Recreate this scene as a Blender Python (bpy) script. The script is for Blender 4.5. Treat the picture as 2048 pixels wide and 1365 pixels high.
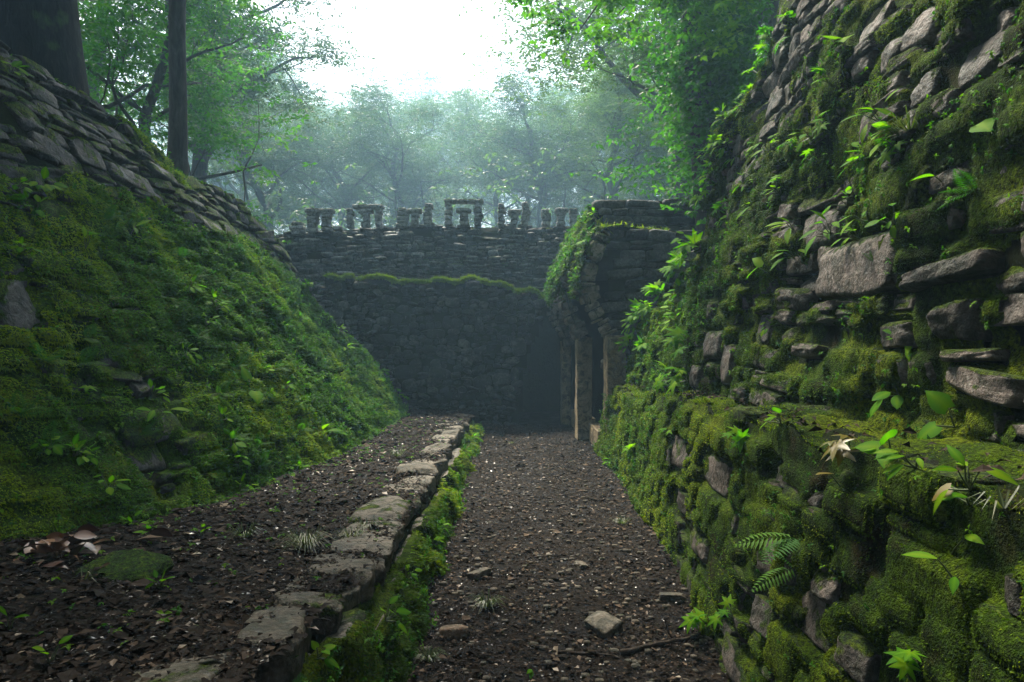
import bpy, bmesh, math, random
import numpy as np
from mathutils import Vector, Matrix

for o in list(bpy.data.objects):
    bpy.data.objects.remove(o)
SC = bpy.context.scene
COL = SC.collection
R = math.radians
rng = np.random.default_rng(7)
random.seed(7)

# ------------------------------------------------------------------ camera, sky, sun, exposure
CAMZ = 1.6
cam = bpy.data.cameras.new('camera')
cam.sensor_width = 36
cam.lens = 24.0
cam.clip_start = 0.05
cam.clip_end = 1000
camo = bpy.data.objects.new('camera', cam)
camo.location = (0, 0, CAMZ)
camo.rotation_euler = (R(90), 0, 0)
COL.objects.link(camo)
SC.camera = camo

SUN_EL, SUN_AZ = R(57), R(-24)          # azimuth clockwise from +Y
w = bpy.data.worlds.new("World")
SC.world = w
w.use_nodes = True
nt = w.node_tree
bg = nt.nodes['Background']
sky = nt.nodes.new('ShaderNodeTexSky')
sky.sky_type = 'NISHITA'
sky.sun_disc = False
sky.sun_elevation = SUN_EL
sky.sun_rotation = SUN_AZ
sky.air_density = 1.0
sky.dust_density = 6.0
sky.ozone_density = 1.0
hs = nt.nodes.new('ShaderNodeHueSaturation')
hs.inputs['Saturation'].default_value = 0.48
nt.links.new(sky.outputs[0], hs.inputs['Color'])
nt.links.new(hs.outputs[0], bg.inputs['Color'])
bg.inputs['Strength'].default_value = 0.15

sl = bpy.data.lights.new('sun', 'SUN')
sl.energy = 4.5
sl.angle = R(12)
sl.color = (1.0, 0.92, 0.74)
so = bpy.data.objects.new('sun', sl)
sd = Vector((math.sin(SUN_AZ) * math.cos(SUN_EL), math.cos(SUN_AZ) * math.cos(SUN_EL), math.sin(SUN_EL)))
so.rotation_euler = sd.to_track_quat('Z', 'Y').to_euler()
so.location = (-5, 10, 30)
COL.objects.link(so)

SC.view_settings.view_transform = 'Standard'
SC.view_settings.look = 'None'
SC.view_settings.exposure = 1.55
SC.view_settings.gamma = 1
SC.view_settings.use_curve_mapping = False
SC.render.engine = 'CYCLES'
SC.cycles.use_denoising = True
SC.cycles.max_bounces = 5
SC.cycles.diffuse_bounces = 3
SC.cycles.glossy_bounces = 2
SC.cycles.transmission_bounces = 3
SC.cycles.volume_bounces = 1
SC.cycles.caustics_reflective = False
SC.cycles.caustics_refractive = False
SC.cycles.sample_clamp_indirect = 4

# ------------------------------------------------------------------ small helpers
F = 1365.333


def P(px, py, d):
    return np.array([(px - 1024) / F * d, d, CAMZ + (682.5 - py) / F * d])


def _hash(ix, iy, iz, seed):
    h = (ix.astype(np.uint32) * np.uint32(374761393) + iy.astype(np.uint32) * np.uint32(668265263)
         + iz.astype(np.uint32) * np.uint32(2147483647) + np.uint32((seed * 974711 + 12345) & 0xffffffff))
    h = (h ^ (h >> np.uint32(13))) * np.uint32(1274126177)
    h = h ^ (h >> np.uint32(16))
    return (h & np.uint32(0xffffff)).astype(np.float64) / 16777215.0


def noise(p, scale=1.0, seed=0):
    """value noise 0..1 at points (...,3)"""
    q = np.asarray(p, float) * scale + 1000.0
    i = np.floor(q).astype(np.int64)
    f = q - i
    f = f * f * (3 - 2 * f)
    out = 0
    for dx in (0, 1):
        wx = f[..., 0] if dx else 1 - f[..., 0]
        for dy in (0, 1):
            wy = f[..., 1] if dy else 1 - f[..., 1]
            for dz in (0, 1):
                wz = f[..., 2] if dz else 1 - f[..., 2]
                out = out + wx * wy * wz * _hash(i[..., 0] + dx, i[..., 1] + dy, i[..., 2] + dz, seed)
    return out


def fbm(p, scale=1.0, octs=4, seed=0, gain=0.5):
    a, s, t = 1.0, 0.0, 0.0
    for k in range(octs):
        s = s + a * noise(p, scale * 2 ** k, seed + k * 17)
        t += a
        a *= gain
    return s / t


def norm(v):
    return v / np.maximum(np.linalg.norm(v, axis=-1, keepdims=True), 1e-9)


def mesh_np(name, verts, faces, mat=None, smooth=False, attrs=None):
    """faces: (M,k) int array, or list of such arrays"""
    if isinstance(faces, np.ndarray):
        faces = [faces]
    faces = [np.asarray(f, np.int32) for f in faces if len(f)]
    me = bpy.data.meshes.new(name)
    verts = np.asarray(verts, np.float32)
    me.vertices.add(len(verts))
    me.vertices.foreach_set('co', verts.ravel())
    nl = sum(f.size for f in faces)
    npoly = sum(len(f) for f in faces)
    me.loops.add(nl)
    me.polygons.add(npoly)
    if npoly:
        me.loops.foreach_set('vertex_index', np.concatenate([f.ravel() for f in faces]))
        tot = np.concatenate([np.full(len(f), f.shape[1], np.int32) for f in faces])
        st = np.concatenate([[0], np.cumsum(tot)[:-1]]).astype(np.int32)
        me.polygons.foreach_set('loop_start', st)
        me.polygons.foreach_set('use_smooth', np.full(npoly, bool(smooth)))
    if attrs:
        for k, a in attrs.items():
            at = me.attributes.new(k, 'FLOAT', 'POINT')
            at.data.foreach_set('value', np.asarray(a, np.float32))
    me.update(calc_edges=True)
    me.validate()
    if mat:
        me.materials.append(mat)
    return me


def link(name, me, parent=None, loc=None):
    o = bpy.data.objects.new(name, me)
    COL.objects.link(o)
    if parent:
        o.parent = parent
    if loc is not None:
        o.location = loc
    return o


def tag(o, label=None, cat=None, group=None, kind=None):
    if label: o['label'] = label
    if cat: o['category'] = cat
    if group: o['group'] = group
    if kind: o['kind'] = kind
    return o


def root(name, label, cat, loc=(0, 0, 0), group=None):
    o = bpy.data.objects.new(name, None)
    o.empty_display_size = 0.2
    o.location = loc
    COL.objects.link(o)
    return tag(o, label, cat, group, 'thing')


def grid_faces(nu, nv, mask=None):
    i = np.arange(nu * nv).reshape(nu, nv)
    f = np.stack([i[:-1, :-1], i[1:, :-1], i[1:, 1:], i[:-1, 1:]], -1).reshape(-1, 4)
    if mask is not None:
        f = f[mask.reshape(-1)]
    return f


# ------------------------------------------------------------------ materials
def new_mat(name):
    m = bpy.data.materials.new(name)
    m.use_nodes = True
    return m, m.node_tree, m.node_tree.nodes['Principled BSDF']


def nd(nt, typ, **kw):
    n = nt.nodes.new(typ)
    for k, v in kw.items():
        setattr(n, k, v)
    return n


def ramp(nt, stops, src=None):
    r = nd(nt, 'ShaderNodeValToRGB')
    el = r.color_ramp.elements
    while len(el) > 1:
        el.remove(el[-1])
    for k, (p, c) in enumerate(stops):
        e = el[0] if k == 0 else el.new(p)
        e.position = p
        e.color = (*c, 1) if len(c) == 3 else c
    if src is not None:
        nt.links.new(src, r.inputs[0])
    return r


def tnoise(nt, scale, detail=4, rough=0.55, vec=None, dist=0.0):
    n = nd(nt, 'ShaderNodeTexNoise')
    n.inputs['Scale'].default_value = scale
    n.inputs['Detail'].default_value = detail
    n.inputs['Roughness'].default_value = rough
    n.inputs['Distortion'].default_value = dist
    if vec is not None:
        nt.links.new(vec, n.inputs['Vector'])
    return n.outputs['Fac']


def math_n(nt, op, a, b=None, c=None, clamp=False):
    m = nd(nt, 'ShaderNodeMath', operation=op, use_clamp=clamp)
    for k, v in enumerate((a, b, c)):
        if v is None: continue
        if isinstance(v, (int, float)):
            m.inputs[k].default_value = v
        else:
            nt.links.new(v, m.inputs[k])
    return m.outputs[0]


def mix_c(nt, fac, a, b, blend='MIX'):
    m = nd(nt, 'ShaderNodeMix', data_type='RGBA', blend_type=blend)
    for s, v in ((0, fac), (6, a), (7, b)):
        if isinstance(v, (int, float)):
            m.inputs[s].default_value = v
        elif isinstance(v, tuple):
            m.inputs[s].default_value = (*v, 1)
        else:
            nt.links.new(v, m.inputs[s])
    return m.outputs[2]


def bump(nt, h, strength, dist, bsdf, prev=None):
    b = nd(nt, 'ShaderNodeBump')
    b.inputs['Strength'].default_value = strength
    b.inputs['Distance'].default_value = dist
    nt.links.new(h, b.inputs['Height'])
    if prev is not None:
        nt.links.new(prev, b.inputs['Normal'])
    nt.links.new(b.outputs[0], bsdf.inputs['Normal'])
    return b.outputs[0]


def stone_mat(name, cols, moss_cols, moss_bias=0.0, up_gain=0.5, fine=1.0, wet=0.6):
    """rock whose moss comes from the per-object or per-vertex 'moss' value, upward faces and noise"""
    m, nt, b = new_mat(name)
    geo = nd(nt, 'ShaderNodeNewGeometry')
    pos = geo.outputs['Position']
    oi = nd(nt, 'ShaderNodeObjectInfo')
    n1 = tnoise(nt, 5 * fine, 6, 0.6, pos, 0.4)
    n2 = tnoise(nt, 38 * fine, 5, 0.65, pos)
    n0 = tnoise(nt, 1.3, 2, 0.5, pos)
    v = math_n(nt, 'ADD', math_n(nt, 'MULTIPLY', n1, 0.75), math_n(nt, 'MULTIPLY', oi.outputs['Random'], 0.35))
    v = math_n(nt, 'ADD', v, math_n(nt, 'MULTIPLY', math_n(nt, 'SUBTRACT', n2, 0.5), 0.9))
    v = math_n(nt, 'ADD', v, math_n(nt, 'MULTIPLY', math_n(nt, 'SUBTRACT', n0, 0.5), 0.5))
    col = ramp(nt, cols, v).outputs[0]
    # pale lichen
    l = tnoise(nt, 14 * fine, 5, 0.7, pos, 0.8)
    lf = ramp(nt, [(0.58, (0, 0, 0)), (0.68, (1, 1, 1))], l).outputs[0]
    col = mix_c(nt, math_n(nt, 'MULTIPLY', lf, 0.35), col, (0.30, 0.31, 0.28))
    # dark algae stains
    d = tnoise(nt, 7, 5, 0.7, pos, 1.2)
    df = ramp(nt, [(0.44, (0, 0, 0)), (0.60, (1, 1, 1))], d).outputs[0]
    col = mix_c(nt, math_n(nt, 'MULTIPLY', df, 0.75), col, (0.016, 0.021, 0.012))
    # moss
    a1 = nd(nt, 'ShaderNodeAttribute', attribute_type='OBJECT', attribute_name='moss').outputs['Fac']
    a2 = nd(nt, 'ShaderNodeAttribute', attribute_type='GEOMETRY', attribute_name='moss').outputs['Fac']
    sep = nd(nt, 'ShaderNodeSeparateXYZ')
    nt.links.new(geo.outputs['Normal'], sep.inputs[0])
    up = math_n(nt, 'MULTIPLY', math_n(nt, 'MAXIMUM', sep.outputs[2], 0.0), up_gain)
    mn = tnoise(nt, 4.5, 7, 0.65, pos, 0.5)
    s = math_n(nt, 'ADD', math_n(nt, 'ADD', a1, a2), up)
    s = math_n(nt, 'ADD', s, math_n(nt, 'MULTIPLY', math_n(nt, 'SUBTRACT', mn, 0.5), 2.2))
    s = math_n(nt, 'ADD', s, moss_bias)
    mf = ramp(nt, [(0.42, (0, 0, 0)), (0.56, (1, 1, 1))], s).outputs[0]
    mc = ramp(nt, moss_cols, tnoise(nt, 9, 6, 0.7, pos)).outputs[0]
    mc = mix_c(nt, ramp(nt, [(0.38, (1, 1, 1)), (0.6, (0, 0, 0))], tnoise(nt, 55, 4, 0.75, pos)).outputs[0], mc, (0.007, 0.013, 0.003))
    col = mix_c(nt, mf, col, mc)
    nt.links.new(col, b.inputs['Base Color'])
    rr = nd(nt, 'ShaderNodeMapRange')
    nt.links.new(n1, rr.inputs[0])
    rr.inputs[1].default_value = 0.3; rr.inputs[2].default_value = 0.7
    rr.inputs[3].default_value = wet - 0.15; rr.inputs[4].default_value = wet + 0.25
    nt.links.new(math_n(nt, 'MAXIMUM', rr.outputs[0], math_n(nt, 'MULTIPLY', mf, 0.95)), b.inputs['Roughness'])
    b.inputs['Specular IOR Level'].default_value = 0.22
    n3 = tnoise(nt, 12 * fine, 6, 0.68, pos)
    h = math_n(nt, 'ADD', n3, math_n(nt, 'MULTIPLY', n2, 0.5))
    p1 = bump(nt, h, 1.0, 0.03, b)
    fz = math_n(nt, 'MULTIPLY', tnoise(nt, 120, 3, 0.7, pos), mf)
    bump(nt, fz, 1.0, 0.025, b, p1)
    return m


def moss_mat(name, cols, fine=1.0):
    m, nt, b = new_mat(name)
    geo = nd(nt, 'ShaderNodeNewGeometry')
    pos = geo.outputs['Position']
    a = tnoise(nt, 2.2 * fine, 5, 0.6, pos)
    c = tnoise(nt, 60 * fine, 4, 0.7, pos)
    col = ramp(nt, cols, a).outputs[0]
    col = mix_c(nt, ramp(nt, [(0.35, (1, 1, 1)), (0.62, (0, 0, 0))], c).outputs[0], col, (0.010, 0.016, 0.004))
    nt.links.new(col, b.inputs['Base Color'])
    b.inputs['Roughness'].default_value = 0.92
    b.inputs['Specular IOR Level'].default_value = 0.06
    bump(nt, math_n(nt, 'ADD', c, tnoise(nt, 140 * fine, 2, 0.6, pos)), 1.0, 0.02, b)
    return m


def leaf_mat(name, cols, trans=0.4, rough=0.4, spec=0.5, vary=None, sat_noise=1.5):
    """thin leaf: colour ramp over the 'tint' value, some light passes through"""
    m, nt, b = new_mat(name)
    at = nd(nt, 'ShaderNodeAttribute', attribute_type='GEOMETRY', attribute_name='tint').outputs['Fac']
    oi = nd(nt, 'ShaderNodeObjectInfo')
    geo = nd(nt, 'ShaderNodeNewGeometry')
    n = tnoise(nt, sat_noise, 3, 0.5, geo.outputs['Position'])
    v = math_n(nt, 'ADD', math_n(nt, 'MULTIPLY', at, 0.65), math_n(nt, 'MULTIPLY', n, 0.5))
    v = math_n(nt, 'ADD', v, math_n(nt, 'MULTIPLY', math_n(nt, 'SUBTRACT', oi.outputs['Random'], 0.5), 0.3 if vary is None else vary))
    v = math_n(nt, 'SUBTRACT', v, 0.08)
    col = ramp(nt, cols, v).outputs[0]
    nt.links.new(col, b.inputs['Base Color'])
    b.inputs['Roughness'].default_value = rough
    b.inputs['Specular IOR Level'].default_value = spec
    if trans > 0:
        t = nd(nt, 'ShaderNodeBsdfTranslucent')
        tc = mix_c(nt, 1.0, col, (1.35, 1.75, 0.5), 'MULTIPLY')
        nt.links.new(tc, t.inputs['Color'])
        mx = nd(nt, 'ShaderNodeMixShader')
        mx.inputs[0].default_value = trans
        nt.links.new(b.outputs[0], mx.inputs[1])
        nt.links.new(t.outputs[0], mx.inputs[2])
        nt.links.new(mx.outputs[0], nt.nodes['Material Output'].inputs[0])
    return m


def soil_mat(name, cols, scale=6, rough=0.75, bs=0.03):
    m, nt, b = new_mat(name)
    pos = nd(nt, 'ShaderNodeNewGeometry').outputs['Position']
    a = tnoise(nt, scale, 8, 0.65, pos, 0.3)
    c = tnoise(nt, scale * 9, 5, 0.7, pos)
    v = math_n(nt, 'ADD', math_n(nt, 'MULTIPLY', a, 0.6), math_n(nt, 'MULTIPLY', c, 0.4))
    nt.links.new(ramp(nt, cols, v).outputs[0], b.inputs['Base Color'])
    rr = nd(nt, 'ShaderNodeMapRange')
    nt.links.new(a, rr.inputs[0])
    rr.inputs[1].default_value = 0.35; rr.inputs[2].default_value = 0.65
    rr.inputs[3].default_value = rough - 0.3; rr.inputs[4].default_value = rough + 0.15
    nt.links.new(rr.outputs[0], b.inputs['Roughness'])
    b.inputs['Specular IOR Level'].default_value = 0.08
    p1 = bump(nt, c, 0.8, bs, b)
    bump(nt, tnoise(nt, scale * 25, 3, 0.7, pos), 0.7, bs * 0.4, b, p1)
    return m


def bark_mat(name, cols, moss=0.0):
    m, nt, b = new_mat(name)
    pos = nd(nt, 'ShaderNodeNewGeometry').outputs['Position']
    mp = nd(nt, 'ShaderNodeMapping')
    mp.inputs['Scale'].default_value = (1, 1, 0.25)
    nt.links.new(pos, mp.inputs['Vector'])
    a = tnoise(nt, 14, 6, 0.65, mp.outputs[0], 0.5)
    l = tnoise(nt, 3, 5, 0.6, pos)
    col = ramp(nt, cols, a).outputs[0]
    mf = ramp(nt, [(0.62 - moss, (0, 0, 0)), (0.74 - moss, (1, 1, 1))], l).outputs[0]
    col = mix_c(nt, mf, col, (0.035, 0.06, 0.018))
    nt.links.new(col, b.inputs['Base Color'])
    b.inputs['Roughness'].default_value = 0.85
    b.inputs['Specular IOR Level'].default_value = 0.15
    bump(nt, a, 0.8, 0.03, b)
    return m


MOSS_L = [(0.27, (0.026, 0.022, 0.008)), (0.36, (0.016, 0.054, 0.004)), (0.5, (0.050, 0.118, 0.004)), (0.66, (0.130, 0.185, 0.004))]
MOSS_R = [(0.34, (0.034, 0.026, 0.009)), (0.42, (0.018, 0.042, 0.003)), (0.5, (0.058, 0.105, 0.003)), (0.70, (0.150, 0.190, 0.004))]
M_stone_r = stone_mat('rock_right', [(0.15, (0.030, 0.028, 0.025)), (0.5, (0.095, 0.080, 0.070)), (0.78, (0.19, 0.150, 0.128)), (0.98, (0.27, 0.25, 0.23))], MOSS_R, 0.04, 0.75)
M_stone_l = stone_mat('rock_left', [(0.2, (0.016, 0.018, 0.020)), (0.5, (0.042, 0.042, 0.044)), (0.9, (0.095, 0.093, 0.092))], MOSS_L, 0.16, 0.6)
M_stone_b = stone_mat('rock_back', [(0.2, (0.030, 0.033, 0.035)), (0.5, (0.12, 0.12, 0.12)), (0.85, (0.32, 0.315, 0.30))], MOSS_L, -0.2, 0.55, 0.8)
M_post = stone_mat('rock_posts', [(0.2, (0.13, 0.135, 0.135)), (0.5, (0.28, 0.28, 0.275)), (0.85, (0.45, 0.445, 0.43))], MOSS_L, -0.25, 0.5)  # paleness of haze around the posts put into their colour
M_stone_d = stone_mat('rock_shaded', [(0.2, (0.010, 0.012, 0.014)), (0.5, (0.034, 0.035, 0.037)), (0.95, (0.17, 0.168, 0.165))], MOSS_L, -0.5, 0.2, 0.8)  # shade on the end wall put into a darker stone colour
M_stone_k = stone_mat('rock_kerb', [(0.2, (0.038, 0.030, 0.021)), (0.5, (0.105, 0.084, 0.060)), (0.95, (0.23, 0.20, 0.16))], MOSS_R, -0.10, 0.0)
M_stone_s = stone_mat('rock_roof', [(0.15, (0.10, 0.08, 0.062)), (0.5, (0.26, 0.21, 0.165)), (0.85, (0.42, 0.35, 0.28))], MOSS_R, -0.15, 0.5)
M_pier = stone_mat('plastered_pier', [(0.2, (0.15, 0.108, 0.060)), (0.5, (0.32, 0.235, 0.14)), (0.85, (0.46, 0.36, 0.23))], MOSS_L, -0.6, 0.2, 1.6, 0.8)
M_core = soil_mat('joint_earth', [(0.3, (0.005, 0.007, 0.003)), (0.5, (0.012, 0.019, 0.005)), (0.72, (0.028, 0.045, 0.008))], 7, 0.95, 0.06)
M_dark = soil_mat('shade_dark_stone', [(0.3, (0.003, 0.0035, 0.004)), (0.7, (0.010, 0.011, 0.012))], 7, 0.95)  # near-black colour stands in for deep shade inside temple and passage
M_soil = soil_mat('wet_earth', [(0.3, (0.0045, 0.0033, 0.0024)), (0.5, (0.011, 0.0080, 0.0056)), (0.7, (0.028, 0.020, 0.0135))], 5, 0.8, 0.035)
M_ground = soil_mat('forest_floor', [(0.3, (0.018, 0.026, 0.010)), (0.55, (0.035, 0.048, 0.018)), (0.8, (0.055, 0.07, 0.025))], 1.5, 0.95, 0.1)
M_moss_l = moss_mat('moss_left', MOSS_L)
M_moss_r = moss_mat('moss_right', MOSS_R)
LT = 0.52
M_tuft_l = leaf_mat('moss_fronds_left', [(0.12, (0.016, 0.060, 0.004)), (0.5, (0.064, 0.150, 0.004)), (0.85, (0.185, 0.245, 0.004))], 0.35, 0.65, 0.10)
M_tuft_r = leaf_mat('moss_fronds_right', [(0.12, (0.022, 0.054, 0.002)), (0.5, (0.085, 0.145, 0.003)), (0.85, (0.215, 0.250, 0.004))], 0.35, 0.65, 0.10)
M_moss_top = moss_mat('moss_top', [(0.25, (0.03, 0.065, 0.006)), (0.6, (0.085, 0.13, 0.010))])
M_tuft_top = leaf_mat('moss_fronds_top', [(0.15, (0.035, 0.075, 0.006)), (0.85, (0.14, 0.19, 0.012))], 0.4, 0.6, 0.2)
M_small = leaf_mat('small_leaves', [(0.15, (0.014, 0.060, 0.006)), (0.5, (0.034, 0.120, 0.008)), (0.85, (0.10, 0.195, 0.006))], 0.4, 0.55, 0.10)
M_big = leaf_mat('broad_leaves', [(0.15, (0.030, 0.120, 0.003)), (0.5, (0.080, 0.215, 0.003)), (0.85, (0.17, 0.29, 0.004))], 0.5, 0.6, 0.06, 0.5)
M_yellow = leaf_mat('yellowed_leaf', [(0.2, (0.085, 0.095, 0.006)), (0.8, (0.17, 0.12, 0.010))], 0.4, 0.4, 0.5)
M_tree = leaf_mat('canopy_leaves', [(0.15, (0.030, 0.055, 0.028)), (0.5, (0.050, 0.088, 0.042)), (0.85, (0.085, 0.130, 0.050))], LT, 0.45, 0.4, 0.5, 0.25)
M_treen = leaf_mat('near_canopy_leaves', [(0.15, (0.022, 0.085, 0.010)), (0.5, (0.050, 0.150, 0.014)), (0.85, (0.115, 0.225, 0.016))], 0.58, 0.45, 0.25, 0.4, 0.5)
M_litter = leaf_mat('fallen_leaves', [(0.1, (0.007, 0.0048, 0.0034)), (0.5, (0.022, 0.0150, 0.0100)), (0.74, (0.060, 0.041, 0.028)), (0.88, (0.13, 0.092, 0.064)), (0.99, (0.28, 0.235, 0.175))], 0.0, 0.7, 0.05)
M_bark = bark_mat('bark', [(0.3, (0.022, 0.020, 0.017)), (0.6, (0.062, 0.056, 0.046)), (0.8, (0.11, 0.10, 0.085))], 0.02)
M_barkd = bark_mat('dark_bark', [(0.3, (0.006, 0.007, 0.007)), (0.6, (0.016, 0.017, 0.016)), (0.8, (0.030, 0.030, 0.028))], 0.03)
M_stem = leaf_mat('plant_stem', [(0.2, (0.05, 0.075, 0.02)), (0.8, (0.09, 0.08, 0.03))], 0.0, 0.5)
M_twig = bark_mat('dead_wood', [(0.3, (0.020, 0.015, 0.011)), (0.6, (0.048, 0.036, 0.027)), (0.8, (0.09, 0.07, 0.055))], -0.2)
M_grass = leaf_mat('grass_blades', [(0.15, (0.025, 0.045, 0.010)), (0.5, (0.050, 0.075, 0.018)), (0.9, (0.12, 0.12, 0.05))], 0.3, 0.4)


# ------------------------------------------------------------------ unit stones
def unit_stone(n, seed, k=8.0, rough=0.05, cuts=7):
    bm = bmesh.new()
    bmesh.ops.create_cube(bm, size=2)
    if n > 1:
        bmesh.ops.subdivide_edges(bm, edges=bm.edges, cuts=n - 1, use_grid_fill=True)
    v = np.array([x.co[:] for x in bm.verts])
    f = np.array([[x.index for x in p.verts] for p in bm.faces])
    bm.free()
    r = np.random.default_rng(seed)
    v = v / (np.abs(v) ** k).sum(1, keepdims=True) ** (1 / k)
    # an uneven four-sided outline, then chipped corners and broken faces
    sk = r.uniform(-0.09, 0.09, 4)
    x, y = v[:, 0].copy(), v[:, 1].copy()
    v[:, 0] = x * (1 + sk[0] * y) + sk[1] * y * 0.7
    v[:, 1] = y * (1 + sk[2] * x) + sk[3] * x * 0.6
    for c in range(cuts):
        d = r.normal(size=3) * np.array([1, 1, 0.8])
        if c < 2: d = np.array([r.normal(0, 0.22), r.normal(0, 0.22), 1.0])
        d /= np.linalg.norm(d)
        if d[2] < -0.3: d[2] *= -1
        pj = v @ d
        lim = pj.max() * r.uniform(0.84, 0.97)
        v -= np.maximum(0, pj - lim)[:, None] * d * 0.95
    nn = norm(v)
    v = v + nn * ((fbm(v + seed * 7.3, 1.3, 2, seed) - 0.5) * rough * 3)[:, None]
    rid = 1 - np.abs(fbm(v + seed * 3.1, 2.4, 4, seed + 5) * 2 - 1)
    v = v + nn * ((rid - 0.8) * rough * 1.6)[:, None]
    v = v + nn * ((fbm(v + seed, 7, 2, seed + 8) - 0.5) * rough * 0.9)[:, None]
    return v, f


UNIT = {}
for q, n in (('hi', 12), ('mid', 5), ('lo', 2)):
    UNIT[q] = [unit_stone(n, 100 + i + 31 * n, (10.0 if q != 'lo' else 6.0), 0.055, 7 if q != 'lo' else 3) for i in range({'hi': 16, 'mid': 12, 'lo': 10}[q])]
UNIT['rubble'] = [unit_stone(5, 800 + i, 3.6, 0.08, 5) for i in range(14)]
UNIT['kerb'] = [unit_stone(13, 700 + i, 8.0, 0.075, 9) for i in range(14)]
_stone_cache = {}


def stone_me(q, i, mat):
    key = (q, i, mat.name)
    if key not in _stone_cache:
        v, f = UNIT[q][i]
        _stone_cache[key] = mesh_np('stone', v, f, mat, smooth=True)
    return _stone_cache[key]


def place_stones(parent, rl, ctr, X, Y, N, w, h, d, moss, q, mat, r, part='stone', limit=300, keep=None, rot=3.5):
    """ctr,X,Y,N (n,3); sizes (n,). the ones that show largest become parts, the rest one joined part"""
    n = len(ctr)
    nv = len(UNIT[q])
    idx = r.integers(0, nv, n)
    ang = r.normal(0, R(rot), n)
    dep = np.maximum(ctr[:, 1], 0.6)
    px = np.abs(ctr[:, 0] / dep * F); pz = np.abs((ctr[:, 2] - CAMZ) / dep * F)
    face = np.abs((norm(np.array([0, 0, CAMZ]) - ctr) * N).sum(1)) + 0.15
    score = w * h * face / dep ** 2 * np.where((px < 1100) & (pz < 760), 1, 0.01) * np.where(ctr[:, 1] > 0.5, 1, 0.01)
    if keep is not None: score = score * keep
    order = np.argsort(-score)
    ca, sa = np.cos(ang)[:, None], np.sin(ang)[:, None]
    X2, Y2 = X * ca + Y * sa, Y * ca - X * sa
    t = r.normal(0, 0.05, (n, 2))
    N2 = norm(N + X2 * t[:, :1] + Y2 * t[:, 1:])
    A = np.stack([X2 * (w / 2)[:, None], Y2 * (h / 2)[:, None], N2 * (d / 2)[:, None]], -1)  # columns
    rest_v, rest_f, rest_m, off = [], [], [], 0
    for rank, i in enumerate(order):
        if rank < limit:
            o = bpy.data.objects.new(part, stone_me(q, int(idx[i]), mat))
            M = Matrix.Identity(4)
            for a in range(3):
                for b in range(3):
                    M[a][b] = A[i, a, b]
                M[a][3] = ctr[i, a] - rl[a]
            COL.objects.link(o)
            o.parent = parent
            o.matrix_basis = M
            o['moss'] = float(moss[i])
        else:
            v, f = UNIT['mid' if q == 'hi' else q][int(idx[i]) % 10]
            rest_v.append(v @ A[i].T + ctr[i] - rl)
            rest_f.append(f + off)
            rest_m.append(np.full(len(v), moss[i]))
            off += len(v)
    if rest_v:
        me = mesh_np('small_stones', np.concatenate(rest_v), np.concatenate(rest_f), mat, True, {'moss': np.concatenate(rest_m)})
        tag(link('small_stones', me, parent), kind='stuff')


# ------------------------------------------------------------------ leaf / blade soup
def blades(name, pos, dirn, nor, L, W, tint, mat, parent=None, rl=(0, 0, 0), curl=0.3):
    """thin curved blades: two segments, 5 verts each"""
    side = norm(np.cross(dirn, nor)) * (W / 2)[:, None]
    mid = pos + dirn * (L * 0.55)[:, None]
    tip = pos + dirn * L[:, None] - nor * (L * curl)[:, None]
    v = np.stack([pos - side, pos + side, mid + side * 0.8, mid - side * 0.8, tip], 1).reshape(-1, 3) - np.array(rl)
    b = np.arange(len(pos))[:, None] * 5
    q = b + np.array([0, 1, 2, 3])
    t = b + np.array([3, 2, 4])
    me = mesh_np(name, v, [q, t], mat, False, {'tint': np.repeat(tint, 5)})
    return link(name, me, parent)


def leaves_geo(pos, dirn, nor, L, W, fold=0.15, droop=0.25):
    """rhombic leaves folded along the midrib, 6 verts, 4 faces"""
    side = norm(np.cross(dirn, nor))
    up = np.cross(side, dirn)
    a = pos
    m = pos + dirn * (L * 0.48)[:, None]
    tip = pos + dirn * L[:, None] - up * (L * droop)[:, None]
    l = m + side * (W / 2)[:, None] + up * (W * fold)[:, None]
    r_ = m - side * (W / 2)[:, None] + up * (W * fold)[:, None]
    v = np.stack([a, l, tip, r_, m], 1).reshape(-1, 3)
    b = np.arange(len(pos))[:, None] * 5
    f = np.concatenate([b + np.array([0, 4, 1]), b + np.array([1, 4, 2]), b + np.array([0, 3, 4]), b + np.array([3, 2, 4])])
    return v, f


def leaf_soup(name, pos, dirn, nor, L, W, tint, mat, parent=None, rl=(0, 0, 0), fold=0.15, droop=0.25):
    v, f = leaves_geo(pos, dirn, nor, L, W, fold, droop)
    me = mesh_np(name, v - np.array(rl), f, mat, False, {'tint': np.repeat(tint, 5)})
    return link(name, me, parent)


def rand_dirs(n, r):
    return norm(r.normal(size=(n, 3)))


# ------------------------------------------------------------------ walls of rough stones
WALLS = {}


def interp_fn(pts):
    pts = sorted(pts)
    xs = [p[0] for p in pts]; ys = [p[1] for p in pts]
    return lambda t: np.interp(t, xs, ys)


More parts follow.
